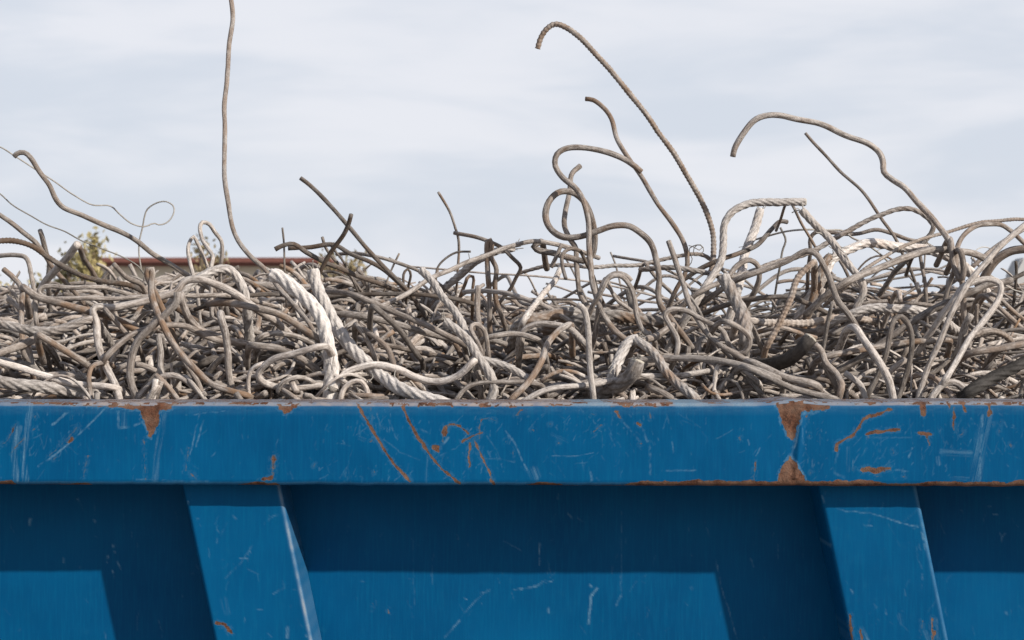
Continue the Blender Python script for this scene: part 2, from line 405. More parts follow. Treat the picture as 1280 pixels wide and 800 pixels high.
        for cx, cy, sx_, sy_, nn, k in [(470, 530, 25, 14, 50, 31), (700, 530, 50, 18, 60, 32), (790, 535, 25, 20, 40, 33), (60, 540, 50, 25, 60, 34), (1075, 560, 60, 22, 90, 35), (1215, 540, 40, 25, 70, 36), (590, 560, 25, 22, 50, 37), (460, 590, 30, 8, 30, 38), (1010, 540, 14, 20, 30, 39)]:
            gg = np.random.default_rng(k)
            for _ in range(nn):
                x_ = gg.normal(cx, sx_); y_ = np.clip(gg.normal(cy, sy_), 509, 602); L_ = gg.exponential(5) + 1; a_ = gg.normal(1.2 + .4 * (k % 3), .45)
                W.scr([(x_, y_), (x_ + L_ * math.cos(a_), y_ + L_ * math.sin(a_))], gg.uniform(.5, 1.5), gg.uniform(.15, .5))
            for _ in range(nn // 12):
                x_ = gg.normal(cx, sx_); y_ = np.clip(gg.normal(cy, sy_), 509, 602)
                W.rust([(x_, y_), (x_ + gg.normal(0, 2), y_ + gg.uniform(0, 4))], 2, gg.uniform(.5, .75))
    else:
        W.ticks(-900, 2300, 508, 603, 80, 5)
    nz = fbm(px / 14, px * 0 + 3.7); nz2 = fbm(px / 60, px * 0 + 8.1)
    # rusty worn lower edge, strong on the right
    bed = np.interp(px, [0, 14, 20, 65, 110, 115, 295, 320, 345, 350, 655, 675, 700, 705, 780, 800, 960, 1000, 1090, 1110, 1140, 1160, 1300],
                    [5, 5, .5, .8, 3, .4, .4, 4, 3, .3, .3, 4, 3, .8, .9, 6, 7, 8, 7, 3, 3, 6.5, 6.5])
    hb = 607.5 - bed * (.45 + 1.1 * nz)
    W.r = np.maximum(W.r, np.clip(.5 + (py - hb) / 2.2, 0, 1) * ((Y < .02) & (bed > .6)))
    W.s = np.maximum(W.s, .45 * np.exp(-((py - 605) / 1.6) ** 2) * (.4 + .6 * nz2) * (Y < .01))
    # upper edge
    ted = np.interp(px, [-100, 0, 10, 60, 105, 110, 215, 340, 380, 400, 480, 640, 712, 718, 758, 765, 838, 842, 955, 1045, 1070, 1290],
                    [1, 3, 1, 2.5, 4, 5, 3.5, 2.5, 4, 2, 4.5, 5.5, 5, 1, 2, 5.5, 5, .6, 1.2, 2, 4, 4])
    ht = 503.5 + ted * (.3 + 1.1 * fbm(px / 9, px * 0 + 1.7))
    topr = np.clip(.5 - (py - ht) / 2.5, 0, 1) * (fbm(px / 22, py / 9) > .36) * (ted > .8)
    W.r = np.maximum(W.r, topr * .9)
    brown = np.interp(px, [0, 95, 108, 215, 230, 345, 400, 520, 640, 712, 720, 760, 770, 840, 846, 955, 975, 1080, 1290],
                      [.25, .3, .9, .9, .6, .5, .7, .75, .95, .95, .2, .2, .8, .8, .12, .2, .45, .6, .7])
    # chalky worn paint and settled dust on the upper edge and top face
    W.s = np.maximum(W.s, np.clip((509.5 - py) / 3.0, 0, 1) * (.25 + .7 * vnoise(px / 30, py * 0)) * (1.1 - brown))
    W.s = np.maximum(W.s, .30 * np.clip((520 - py) / 12, 0, 1) * fbm(px / 12, py / 3))
    top = (Z > zt - .0035)
    W.d = np.where(top, (.25 + .75 * brown) * (.5 + .5 * fbm(px / 10, Y * 300)), np.clip((507 - py) / 3., 0, 1) * .75 * brown)
    W.r = np.where(top, np.minimum(W.r, .62 * (fbm(px / 10 + 4, Y * 200) > .5)), W.r)
    # small dents along the rail
    dent = (fbm(px / 90 + 3, py / 200) - .5) * .004
    lift = .0032 * np.exp(-((px - 992) / 28) ** 2) + .0012 * np.exp(-((px - 1180) / 90) ** 2) + (fbm(px / 40, px * 0 + 5.5) - .5) * .0018
    Zb = Z + lift * np.clip((Z - zt + .03) / .02, 0, 1) + ((fbm(px / 25, px * 0 + 12.5) - .5) * .0022 - .0012 * np.clip((px - 640) / 640, -1, 1)) * np.clip((zb + .03 - Z) / .02, 0, 1)
    groove = .0012 * np.exp(-((px - 991) / 5) ** 2) * (fbm(px / 5, py / 7) + .3)       # weld seam
    edge_lip = -.0016 * np.exp(-((px - 1004 + (py - 503) * .1) / 4.0) ** 2) * (py > 515) * (py < 598)
    Yb = Y + dent * (Y < .02) + (groove + edge_lip) * (Y < .002)
    if flip: Yw = y_front - Yb
    else: Yw = y_front + Yb
    V = np.stack([X, Yw, Zb], -1)
    Q = grid_faces(len(xs), n, True)
    if flip: Q = Q[:, ::-1]
    caps = []
    me = np_mesh(name, V, Q, None, True, W.col())
    return link(name, me, M['paint'], container)

front_rail = rail('top_rail', 0.0, False, True)
back_rail = rail('top_rail', BOX_W, True, False)

def panel():
    xs = xs_fine(.0018); zt = RIM_Z - RAIL_H + .002
    zs = np.concatenate([np.arange(zt, 1.52, -.0018), np.arange(1.52, BOT, -.05), [BOT]])
    X = np.repeat(xs, len(zs)); Z = np.tile(zs, len(xs))
    k = F / (CAM_D + PANEL_Y)
    px = 640 + X * k; py = 430 + (CAM_Z - Z) * k
    W = Wear(px, py)
    for pts, w, a in [([(38, 648), (37, 656)], 3, .9), ([(118, 651), (119, 653)], 2.4, .9), ([(142, 682), (144, 690)], 3, .9), ([(135, 695), (134, 702)], 3, .9), ([(147, 702), (151, 711)], 2, .8),
        ([(141, 713), (143, 722)], 2, .8), ([(80, 698), (80, 703)], 3.6, .9), ([(97, 624), (98, 625)], 3, .5), ([(101, 708), (101, 710)], 2, .4), ([(675, 678), (674, 690), (675, 707)], 1.8, .75), ([(747, 735), (739, 745), (737, 765), (736, 782)], 3, .85),
        ([(642, 737), (665, 735), (690, 726)], 1.4, .7), ([(650, 738), (672, 731), (688, 721)], 1.2, .6), ([(777, 640), (776, 700), (776, 745)], 1.6, .3), ([(776, 745), (770, 757)], 2.6, .45), ([(685, 761), (685, 765)], 3.6, .8),
        ([(895, 700), (902, 735), (912, 765), (921, 798)], 1.5, .5), ([(610, 737), (590, 755), (570, 780), (556, 797)], 1.2, .55), ([(575, 775), (562, 790)], 2, .7), ([(600, 742), (612, 738)], 1.4, .5), ([(541, 690), (541, 730)], 1, .3),
        ([(710, 643), (715, 647)], 3, .4), ([(722, 648), (732, 655)], 2, .3), ([(697, 618), (697, 624)], 2, .5), ([(884, 660), (887, 672)], 1.4, .45), ([(938, 698), (942, 708)], 2, .45), ([(1202, 638), (1203, 641)], 3, .8), ([(1242, 643), (1247, 644)], 2, .7),
        ([(1250, 666), (1252, 672), (1256, 666)], 2, .7), ([(1252, 672), (1252, 677)], 2, .6), ([(1235, 633), (1238, 633)], 2, .6), ([(864, 734), (866, 736)], 4, .35), ([(786, 740), (796, 727)], 1.2, .35), ([(1257, 765), (1259, 768)], 3, .3), ([(580, 748), (583, 749)], 2, .7),
        ([(516, 675), (518, 760)], 1, .2), ([(738, 732), (740, 734)], 3, .7)]:
        W.scr(pts, w, a)
    W.rust([(484, 762), (485, 766)], 2.6, .7); W.rust([(466, 755), (467, 757)], 2.4, .55)
    W.ticks(-60, 1340, 615, 900, 260, 9, .3)
    Y = PANEL_Y + (fbm(X * 2.2 + 5, Z * 2.5) - .5) * .006
    V = np.stack([X, Y, Z], -1)
    me = np_mesh('side_panel', V, grid_faces(len(xs), len(zs)), None, True, W.col())
    return link('side_panel', me, M['paint'], container)
panel()

def rib(i):
    """slanted box rib; front face at RIB_Y"""
    fine = i in (0, 1)
    x0 = -.4163 + i * .8053; w = .1245; zt = RIM_Z - RAIL_H + .001; zr = CAM_Z - .1844; slope = .2075
    r = .005
    prof = [(0, PANEL_Y - RIB_Y - .002)] + [(0, y) for y in np.linspace(PANEL_Y - RIB_Y - .004, r, 8)]
    prof += [(r - r * math.cos(R(a)), r - r * math.sin(R(a))) for a in np.linspace(0, 90, 6)[1:]]
    prof += [(x, 0) for x in np.linspace(r, w - r, 80 if fine else 8)[1:]]
    prof += [(w - r + r * math.sin(R(a)), r - r * math.cos(R(a))) for a in np.linspace(0, 90, 6)[1:]]
    prof += [(w, y) for y in np.linspace(r, PANEL_Y - RIB_Y - .002, 10)[1:]]
    prof = np.array(prof); n = len(prof)
    zs = np.concatenate([np.arange(zt, 1.52, -.0018 if fine else -.02), np.arange(1.52, BOT, -.05), [BOT + .001]])
    Z = np.repeat(zs, n); X = np.tile(prof[:, 0], len(zs)); Y = np.tile(prof[:, 1], len(zs)) + RIB_Y
    u = X.copy(); X = X + x0 + (zr - Z) * slope
    k = F / (CAM_D + RIB_Y); px = 640 + X * k; py = 430 + (CAM_Z - Z) * k
    W = Wear(px, py)
    if i == 0:
        W.rust([(270, 777), (280, 781), (288, 790)], 5, .95); 
        for pts, w_, a in [([(292, 645), (294, 647)], 4, .5), ([(282, 722), (300, 705), (320, 675)], 1.2, .45), ([(300, 698), (310, 697)], 1.4, .5), ([(289, 705), (291, 705)], 3, .4), ([(330, 655), (345, 643)], 1.2, .35), ([(342, 742), (355, 735), (355, 730)], 2, .35),
            ([(359, 785), (359, 797)], 5, .5), ([(335, 793), (338, 796)], 4, .6), ([(280, 750), (284, 765)], 9, .16), ([(235, 627), (235, 629)], 2, .7), ([(276, 670), (285, 650)], 1.2, .2), ([(322, 762), (328, 762)], 1.4, .5), ([(382, 790), (383, 795)], 3, .6)]:
            W.scr(pts, w_, a)
    if i == 1:
        for pts, w_, a in [([(1062, 768), (1064, 785), (1065, 800)], 3.2, 1), ([(1076, 788), (1077, 800)], 4, .95), ([(1153, 775), (1151, 795)], 1.6, .7), ([(1166, 773), (1165, 800)], 2.8, .85), ([(1169, 790), (1165, 802)], 3, .9)]: W.rust(pts, w_, a)
        for pts, w_, a in [([(1046, 636), (1062, 640), (1085, 640), (1105, 647), (1122, 652), (1138, 657), (1148, 658)], 1.5, .7), ([(1080, 656), (1090, 657)], 1.6, .55), ([(1028, 621), (1030, 628)], 2.6, .8), ([(1038, 680), (1039, 685)], 1.6, .8), ([(1153, 665), (1157, 687)], 2.6, .75),
            ([(1064, 738), (1066, 741)], 3.4, .6), ([(1131, 738), (1132, 744)], 1.6, .5), ([(1107, 762), (1108, 768)], 1.6, .5), ([(1125, 770), (1126, 778)], 7, .2), ([(1080, 790), (1085, 800)], 6, .5), ([(1172, 775), (1173, 798)], 6, .35), ([(1156, 790), (1160, 800)], 6, .3)]:
            W.scr(pts, w_, a)
    if fine: W.ticks(x0 * 1000 + 640, x0 * 1000 + 850, 612, 820, 60, 20 + i, .4)
    # highlight of the sunlit right-hand corner, painted into the colour
    ed = np.exp(-((u - w + .0025) / .0022) ** 2) * (.35 + .65 * vnoise(py / 9, py * 0 + i * 7))
    W.s = np.maximum(W.s, ed * (.8 if i == 0 else .5)); W.d = np.maximum(W.d, ed ** 2 * (.45 if i == 0 else .0))
    me = np_mesh('rib', np.stack([X, Y, Z], -1), grid_faces(len(zs), n), None, True, W.col())
    link('rib', me, M['paint'], container)
for i in (-1, 0, 1, 2): rib(i) if i != 2 else None
bb = lambda name, boxes, bev=.004: link(name, box_mesh(name, boxes, bev), M['paint'], container)
bb('bottom_rail', [(XL, XR, .01, .17, BOT - .14, BOT)])
bb('bottom_rail', [(XL, XR, BOX_W - .17, BOX_W - .01, BOT - .14, BOT)])
bb('back_wall', [(XL + .012, XR - .012, BOX_W - .14, BOX_W - .134, BOT, RIM_Z - RAIL_H)], .001)
bb('end_wall', [(XL - .006, XL - .001, 0.02, BOX_W - .02, BOT, RIM_Z - .002)], .001)
bb('end_wall', [(XR + .001, XR + .006, 0.02, BOX_W - .02, BOT, RIM_Z - .002)], .001)
bb('floor_plate', [(XL + .012, XR - .012, .18, BOX_W - .18, BOT - .05, BOT - .02)], .001)
for xx in (XL + .3, XR - .5):
    bb('skid', [(xx, xx + .15, .05, BOX_W - .05, 0.004, BOT - .143)], .004)

# ---------------------------------------------------------------- scrap wires
def P(px, py, Y):
    k = (CAM_D + Y) / F
    return np.array([(px - 640) * k, Y, CAM_Z + (430 - py) * k])

def catmull(pts, step):
    """smooth curve through pts, evenly resampled"""
    pts = np.asarray(pts, float)
    ext = np.vstack([2 * pts[0] - pts[1], pts, 2 * pts[-1] - pts[-2]])
    out = []
    for i in range(1, len(ext) - 2):
        p0, p1, p2, p3 = ext[i - 1:i + 3]
        t0 = 0; a = .5
        t1 = t0 + max(np.linalg.norm(p1 - p0), 1e-6) ** a; t2 = t1 + max(np.linalg.norm(p2 - p1), 1e-6) ** a; t3 = t2 + max(np.linalg.norm(p3 - p2), 1e-6) ** a
        t = np.linspace(t1, t2, 14, endpoint=False)[:, None]
        A1 = (t1 - t) / (t1 - t0) * p0 + (t - t0) / (t1 - t0) * p1
        A2 = (t2 - t) / (t2 - t1) * p1 + (t - t1) / (t2 - t1) * p2
        A3 = (t3 - t) / (t3 - t2) * p2 + (t - t2) / (t3 - t2) * p3
        B1 = (t2 - t) / (t2 - t0) * A1 + (t - t0) / (t2 - t0) * A2
        B2 = (t3 - t) / (t3 - t1) * A2 + (t - t1) / (t3 - t1) * A3
        out.append((t2 - t) / (t2 - t1) * B1 + (t - t1) / (t2 - t1) * B2)
    out.append(pts[-1][None]); c = np.vstack(out)
    s = np.concatenate([[0], np.cumsum(np.linalg.norm(np.diff(c, axis=0), axis=1))])
    n = max(4, int(s[-1] / step) + 1); q = np.linspace(0, s[-1], n)
    return np.stack([np.interp(q, s, c[:, k]) for k in range(3)], -1), q

def tube(C, S, rad, kind='rod', sides=8, seed=0, taper_end=False):
    """tube along centreline C with arc length S; returns V, Q, T, uv"""
    g = np.random.default_rng(seed)
    T = np.gradient(C, axis=0); T /= np.linalg.norm(T, axis=1)[:, None] + 1e-9
    N = np.zeros_like(C)
    ref = np.array([0, 0, 1.]) if abs(T[0][2]) < .9 else np.array([1., 0, 0])
    v = np.cross(T[0], ref); v /= np.linalg.norm(v)
    for i in range(len(C)):
        v = v - T[i] * v.dot(T[i]); v /= np.linalg.norm(v) + 1e-9; N[i] = v
    B = np.cross(T, N)
    th = np.arange(sides) / sides * 2 * math.pi
    s = S[:, None]; t = th[None, :]
    ph = g.uniform(0, 6.28)
    rr = np.ones((len(C), sides)) * rad
    nz = np.interp(S, np.arange(0, S[-1] + .05, .017), g.normal(0, .035, len(np.arange(0, S[-1] + .05, .017))))
    wob = 1 + nz[:, None] + .05 * np.sin(S * 41 + ph)[:, None] * np.cos(t)
    if kind == 'rib':
        pitch = max(.0048, rad * 1.5)
        w = (np.sin(2 * math.pi * s / pitch + np.where(np.sin(t + ph) > 0, 1, -1) * t * 1.0))
        rr = rr * (1 + .17 * np.clip(w * 2.2 - .6, 0, 1)) * (1 + .10 * (np.abs(np.sin(t + ph)) < .2))
    elif kind == 'cable':
        k = 6 if rad > .004 else 4
        tw = t * k - s * (2 * math.pi / (rad * 13)) * k
        w = np.abs(np.cos(tw / 2)) ** .7
        w2 = np.sin(tw * 2 + 1.3)
        rr = rr * (.80 + .26 * w + .025 * w2) * (1 + .05 * np.sin(S * 17 + ph)[:, None])
    rr = rr * wob
    if taper_end:
        L = S[-1]; rr = rr * np.clip((L - s) / .09 + .45, 0, 1)
    V = C[:, None, :] + rr[..., None] * (np.cos(t)[..., None] * N[:, None, :] + np.sin(t)[..., None] * B[:, None, :])
    V = V.reshape(-1, 3); n = len(C)
    Q = grid_faces(n, sides, True)
    c0 = len(V); V = np.vstack([V, C[0] - T[0] * rad * .12, C[-1] + T[-1] * rad * .12])
    j = np.arange(sides); j2 = (j + 1) % sides
    Tt = np.concatenate([np.stack([np.full(sides, c0), j, j2], -1), np.stack([np.full(sides, c0 + 1), (n - 1) * sides + j2, (n - 1) * sides + j], -1)])
    uv = np.stack([np.repeat(S, sides), np.tile(th / 6.28318, n)], -1)
    uv = np.vstack([uv, [[0, 0], [S[-1], 0]]])
    return V, Q, Tt, uv

SPEC = {'rod': (.006, 10), 'rib': (.0013, 12), 'cable': (.0022, 36), 'wire': (.006, 6)}
NAMES = {'rod': 'steel_rod', 'rib': 'ribbed_rebar', 'cable': 'twisted_cable', 'wire': 'thin_wire'}
CATS = {'rod': 'steel rod', 'rib': 'rebar', 'cable': 'steel cable', 'wire': 'wire'}
heroes = []
def H(kind, d, y0, y1, flags, label, pts, br=None, ru=None, du=None):
    """one wire: d = thickness in mm at the rail, y0..y1 = depth behind the rail's face, flags: f / F = free start / end"""
    i = len(heroes); g = np.random.default_rng(1000 + i)
    n = len(pts)
    if np.hypot(*(np.array(pts[0]) - np.array(pts[-1]))) < 3: pass
    cs = np.concatenate([[0], np.cumsum([math.hypot(pts[k + 1][0] - pts[k][0], pts[k + 1][1] - pts[k][1]) for k in range(n - 1)])])
    t = cs / cs[-1]
    Ys = y0 + (y1 - y0) * t + .018 * np.sin(t * cs[-1] / 60 + g.uniform(0, 6))
    Ys = np.maximum(Ys, RAIL_W + .02 + d * .0006)
    C = [P(p[0], p[1], y) for p, y in zip(pts, Ys)]
    def dive(a, b):
        v = a - b; v /= np.linalg.norm(v) + 1e-9
        pyy = 430 - (a[2] - CAM_Z) * F / (CAM_D + a[1])
        if pyy < 400 and v[2] < .5:
            q1 = a + v * .03 + np.array([0, .02, -.003]); return q1, q1 + v * .045 + np.array([0, .04, -.012])
        q1 = a + v * .010 + np.array([0, .022, -.005]); q2 = q1 + v * .012 + np.array([0, .08, -.045])
        for q in (q1, q2): q[1] = max(q[1], RAIL_W + .02 + d * .0006)
        return q1, q2
    if 'f' not in flags and 0 < pts[0][0] < 1280: q1, q2 = dive(C[0], C[1]); C = [q2, q1] + C
    if 'F' not in flags and 0 < pts[-1][0] < 1280: q1, q2 = dive(C[-1], C[-2]); C = C + [q1, q2]
    step, sides = SPEC[kind]
    if kind == 'rod' and d < 4: sides = 8
    CC, S = catmull(C, step)
    # slight kinks of a rod that was pulled out of concrete
    amp = .0013 if kind != 'wire' else .0006
    kn = np.arange(0, S[-1] + .1, .04)
    for ax in (0, 1, 2):
        w_ = np.interp(S, kn, g.normal(0, amp, len(kn)))
        for _ in range(2): w_[1:-1] = .25 * w_[:-2] + .5 * w_[1:-1] + .25 * w_[2:]
        CC[:, ax] += w_
    ym = np.mean(Ys); rad = d / 2 / F * (CAM_D + ym)
    V, Q, Tt, uv = tube(CC, S, rad, kind, sides, 50 + i)
    b = g.uniform(.35, .8) if br is None else br + (.1 if br > .25 else 0)
    r_ = (g.uniform(.3, .8) if g.random() < .35 else g.uniform(0, .25)) if ru is None else ru
    dd = g.uniform(-.2, .22) if du is None else du
    col = np.tile([b, r_, dd, 1], (len(V), 1))
    o = C[len(C) // 2].copy()
    me = np_mesh(NAMES[kind], V - o, Q, Tt, True, col, uv)
    ob = link(NAMES[kind], me, M[kind]); ob.location = o
    tag(ob, label, CATS[kind]); heroes.append(ob)
    ob['_d'] = 0; del ob['_d']
    return ob, CC - o, rad

def cut_end(res, start=True):
    ob, C, rad = res
    a, b = (C[0], C[1]) if start else (C[-1], C[-2])
    v = (a - b) / np.linalg.norm(a - b)
    D = np.array([a - v * .0015, a + v * rad * .22]); S = np.array([0., .01])
    V, Q, T, uv = tube(D, S, rad * 1.03, 'rod', 16, 3)
    V[np.arange(16) + 16] = V[np.arange(16) + 16] * .9 + D[1] * .1
    col = np.tile([.6, .1, .5, 1], (len(V), 1))
    link('cut_end', np_mesh('cut_end', V, Q, T, False, col, uv), M['cut'], ob)
def fray(res, seed, n=9):
    """broken wires springing off a cable and splaying from its open end"""
    ob, C, rad = res; g = np.random.default_rng(seed)
    for k in range(n):
        end = k < n // 2
        i = 1 if end else int(g.integers(len(C) // 8, len(C) * 3 // 4))
        T = C[min(i + 2, len(C) - 1)] - C[max(i - 2, 0)]; T /= np.linalg.norm(T)
        s = g.normal(0, 1, 3); s -= T * s.dot(T); s /= np.linalg.norm(s)
        if s[1] > 0: s = -s
        L = g.uniform(.006, .016) if end else g.uniform(.008, .024); sg = -1 if end else g.choice([-1, 1])
        p0 = C[i] + s * rad * (.55 if end else .9)
        P_ = [p0 - T * sg * .006, p0, p0 + T * sg * L * .5 + s * L * .18, p0 + T * sg * L * .9 + s * L * g.uniform(.25, .8) + g.normal(0, .0015, 3)]
        c_, S_ = catmull(P_, .002); V, Q, T_, uv = tube(c_, S_, g.uniform(.0005, .0009), 'wire', 5, k)
        link('loose_strand', np_mesh('loose_strand', V, Q, T_, True, np.tile([.7, .1, .3, 1], (len(V), 1)), uv), M['wire'], ob)
# --- wires that stick out above the heap, left to right
H('wire',2.0,.55,.75,'fF','thin wire curling into an open loop near the sky at far left',[(-30,172),(0,184),(20,197),(42,211),(70,228),(92,243),(115,256),(138,258),(150,268),(165,279),(180,283),(192,279),(198,281),(208,278),(216,268),(217,258),(208,252),(196,254),(184,262),(180,272),(178,285),(175,300),(174,315),(177,340)],.6,.1,.35)
H('rod',6.5,.50,.62,'f','rod with hooked tip sloping down across the far left sky',[(17,196),(23,191),(32,191),(40,198),(50,215),(60,230),(70,248),(80,258),(105,268),(130,280),(152,290),(172,302),(190,317),(205,327),(225,340),(245,352)],.4)
H('wire',1.9,.6,.7,'f','thin straight-running wire sagging below the looped wire at far left',[(-30,222),(0,243),(15,256),(40,270),(60,281),(80,289),(100,300),(130,312),(155,322),(172,332),(180,342)],.3)
H('rod',6,.5,.6,'f','brownish rod entering at the left edge and sloping into the heap above the ribbed bar',[(-30,245),(0,266),(15,277),(30,290),(45,303),(55,318),(65,335),(78,350)],.4,.6,.1)
H('rib',6,.42,.5,'f','dark ribbed rebar arching in from the left edge over the heap',[(-40,310),(0,302),(20,302),(40,308),(60,322),(80,335),(105,347),(130,353),(160,357),(180,365)],.2,.7,-.05)
H('rod',6.5,.55,.6,'f','short upright stub beside the brownish rod at the far left',[(50,286),(53,295),(58,315),(62,330),(60,350)],.35)
H('rod',9,.45,.55,'f','pale thick diagonal rod in front of the golden shrub',[(99,304),(85,320),(70,335),(52,358)],.7,.1,.5)
H('rod',6.5,.5,.58,'f','short curved rod standing beside the pale diagonal rod at left',[(101,306),(104,322),(112,335),(118,345)],.35)
H('rod',4.8,.55,.6,'','pale narrow hairpin left of the spiky shrub',[(239,338),(237,318),(238,303),(242,295),(247,305),(253,318),(259,332)],.6,.05,.35)
H('rod',5.2,.5,.58,'','tallest pale hairpin loop in front of the spiky shrub',[(264,335),(266,322),(260,312),(252,300),(249,285),(252,279),(260,280),(268,290),(275,300),(276,312),(275,328)],.6,.1,.35)
H('rod',6,.62,.34,'f','very tall bowed rod rising out of the top of the photo at left',[(284,-60),(289,-10),(291,15),(289,45),(285,75),(282,110),(281,150),(281,185),(282,220),(284,245),(290,275),(298,300),(312,320),(330,337),(350,362),(368,384),(385,405),(400,432)],.42,.45,.2)
H('rod',5.6,.6,.6,'f','long dark rod sloping down from the sky left of centre',[(375,222),(385,229),(400,242),(415,259),(430,277),(455,307),(480,335),(505,362)],.2,.5,-.05)
H('rod',5.8,.52,.6,'f','dark rod leaning right and crossing the long dark sloping rod',[(439,267),(435,280),(428,295),(415,315),(400,346)],.15,.6,-.1)
H('rod',6,.6,.62,'f','dark rod with a bent beak tip above the white cables',[(345,311),(355,306),(368,304),(385,317),(405,330),(428,337),(450,347),(480,357)],.2,.5,-.1)
H('rod',5.8,.68,.7,'f','dark nearly level rod behind the beak-tipped rod',[(361,311),(385,309),(417,306),(437,316),(460,325),(480,337),(495,352)],.15,.6,-.1)
H('rod',2.6,.66,.66,'f','thin upright spike standing just left of the beak-tipped rod',[(354,284),(355,300),(355,318),(355,338)],.3,.3,0)
H('rod',4,.72,.75,'f','short leaning stub behind the crossed dark rods',[(402,298),(406,310),(415,322),(428,336)],.35)
H('rod',3,.72,.75,'f','smallest thin twig-like rod behind the crossed dark rods',[(413,302),(420,312),(430,326),(436,340)],.3)
H('rod',4.6,.7,.7,'','rod sloping gently right in front of the sky left of centre',[(471,320),(495,327),(525,339),(545,352)],.5)
H('wire',2.6,.8,.8,'f','thin leaning wire end right of the long dark sloping rod',[(499,317),(492,332),(484,352)],.6)
H('rod',3.4,.75,.78,'','small dark closed loop on the skyline left of centre',[(505,356),(506,342),(511,337),(514,343),(510,358)],.1,.4,-.1)
H('rod',5.5,.66,.7,'f','stubby rod end poking up beside the small dark loop',[(449,336),(454,345),(459,358)],.55)
H('rod',3.4,.7,.75,'f','thin lone rod standing up from the skyline in the middle left',[(549,241),(560,262),(569,285),(573,297),(574,315),(572,338)],.5,.5,.1)
H('rod',2.8,.66,.66,'f','thin dark arc bent over at the foot of the thin lone rod',[(588,314),(570,315),(555,324),(547,335),(546,356)],.15,.4,0)
H('rod',6.4,.5,.56,'','wavy upright rod with rounded head on the skyline in the middle',[(611,390),(610,360),(609,325),(609,306),(611,298),(615,302),(614,318),(621,335),(619,355),(620,375),(626,390)],.5)
H('rod',5,.55,.6,'','rod bent like an elbow against the sky in the middle',[(616,303),(628,310),(640,322),(651,335),(645,348),(638,362),(625,378)],.35,.4,.1)
fray(H('cable',9,.6,.7,'','pale frayed strand sloping up to the wavy upright rod',[(607,320),(585,335),(565,352),(545,370)],.6,.1,.4), 1, 16)
H('rod',4.4,.62,.62,'','small hook-shaped rod on the skyline in the middle',[(582,352),(585,345),(591,346),(590,364)],.4)
H('rod',6,.30,.48,'','long straight rod slanting up right across the middle of the heap',[(432,410),(470,385),(510,365),(540,345),(570,332),(607,320),(632,310),(667,302),(690,304)],.45,.1,.25)
# --- the looped group right of centre
H('rod',7.4,.46,.34,'f','rod with a big open hook at its top above the round loop',[(801,215),(792,207),(780,199),(757,189),(732,184),(710,186),(697,194),(694,207),(702,221),(720,236),(730,252),(736,275),(736,305),(738,330),(741,355),(752,386),(767,411),(785,427),(802,436)],.35,.5,.1)
H('rod',8,.38,.50,'','thick rod making a full round loop against the sky',[(838,398),(824,383),(821,366),(823,350),(819,325),(812,303),(800,290),(786,282),(767,283),(747,290),(725,297),(704,297),(690,287),(683,270),(687,252),(700,241),(717,242),(731,254),(741,277),(745,300),(741,318),(730,326),(712,322),(692,315),(672,312),(665,307),(670,303)],.3,.45,.05)
H('rod',6.6,.56,.44,'f','rod rising behind the round loop to a cut tip under the open hook',[(725,206),(714,217),(711,240),(706,262),(705,280),(712,297),(721,310),(722,335),(724,365),(735,385),(750,405),(762,430),(775,447)],.45)
H('rod',5,.40,.40,'fF','short cross piece hanging below the round loop',[(687,333),(694,322),(704,305)],.35)
H('rod',4.8,.36,.42,'f','small drooping hook below the round loop',[(710,348),(703,332),(702,320),(711,312),(725,314),(733,327)],.25,.4,0)
H('cable',5,.60,.62,'','long thin twisted strand running level through the right half of the sky gap',[(708,332),(742,335),(765,334),(795,332),(825,326),(852,321),(880,319),(897,330),(907,342)],.45,.4,.2)
H('rib',6.6,.60,.60,'f','tallest ribbed rebar curving up to a hooked tip right of centre',[(672,61),(676,48),(683,38),(694,32),(708,36),(725,48),(750,75),(785,115),(815,150),(845,197),(870,240),(885,270),(892,295),(892,318),(889,338)],.45,.5,.25)
H('rod',6,.56,.50,'f','wavy rod rising left of the tallest ribbed rebar',[(732,123),(741,125),(752,134),(764,150),(772,175),(785,197),(800,220),(820,255),(840,280),(853,300),(858,320),(857,340),(845,365)],.4)
H('rod',7,.30,.24,'f','straight rod leaning left before the foot of the wavy rod',[(837,302),(845,325),(852,350),(862,385),(880,412),(905,435),(935,452),(965,468)],.35,.2,.15)
H('rod',5,.6,.62,'','curved rod dipping below the level strand beside the round loop',[(810,332),(825,352),(845,372),(860,392)],.4)
H('rod',3.6,.66,.66,'','thin rod sagging under the level strand right of the round loop',[(824,332),(845,342),(870,350),(890,370)],.5)
H('wire',1.2,.60,.62,'fF','fine curled wire wisp beside the foot of the tallest ribbed rebar',[(861,307),(868,309),(873,313),(878,308),(871,306),(866,312),(870,320),(880,313),(876,306),(862,311),(866,325),(862,332)],.3)
res=H('cable',9.4,.48,.40,'f','twisted cable arched level to a blunt cut tip right of centre',[(1006,254),(985,252),(960,252),(935,256),(914,266),(905,280),(904,305),(899,328),(887,350),(868,380)],.5,.1,.35); cut_end(res)
H('rod',6,.60,.55,'f','dark curving rod end below the arched twisted cable',[(987,276),(978,276),(965,288),(945,306),(922,318),(902,324)],.2,.6,-.05)
fray(H('cable',10.5,.66,.6,'f','pale straight cable post standing under the arched twisted cable',[(950,262),(945,280),(937,305),(929,335),(922,362)],.75,.2,.4), 3, 9)
H('rod',3.8,.5,.52,'','thin strut dropping from the tip of the arched twisted cable',[(990,256),(1002,280),(1019,309)],.5)
H('cable',6.5,.46,.56,'','twisted strand sweeping up right below the dark curving rod end',[(862,336),(885,341),(910,347),(935,341),(965,331),(990,324),(1017,313),(1042,297),(1072,281),(1100,270),(1122,262),(1140,262),(1157,272),(1165,283),(1160,295),(1148,308)],.4,.3,.1)
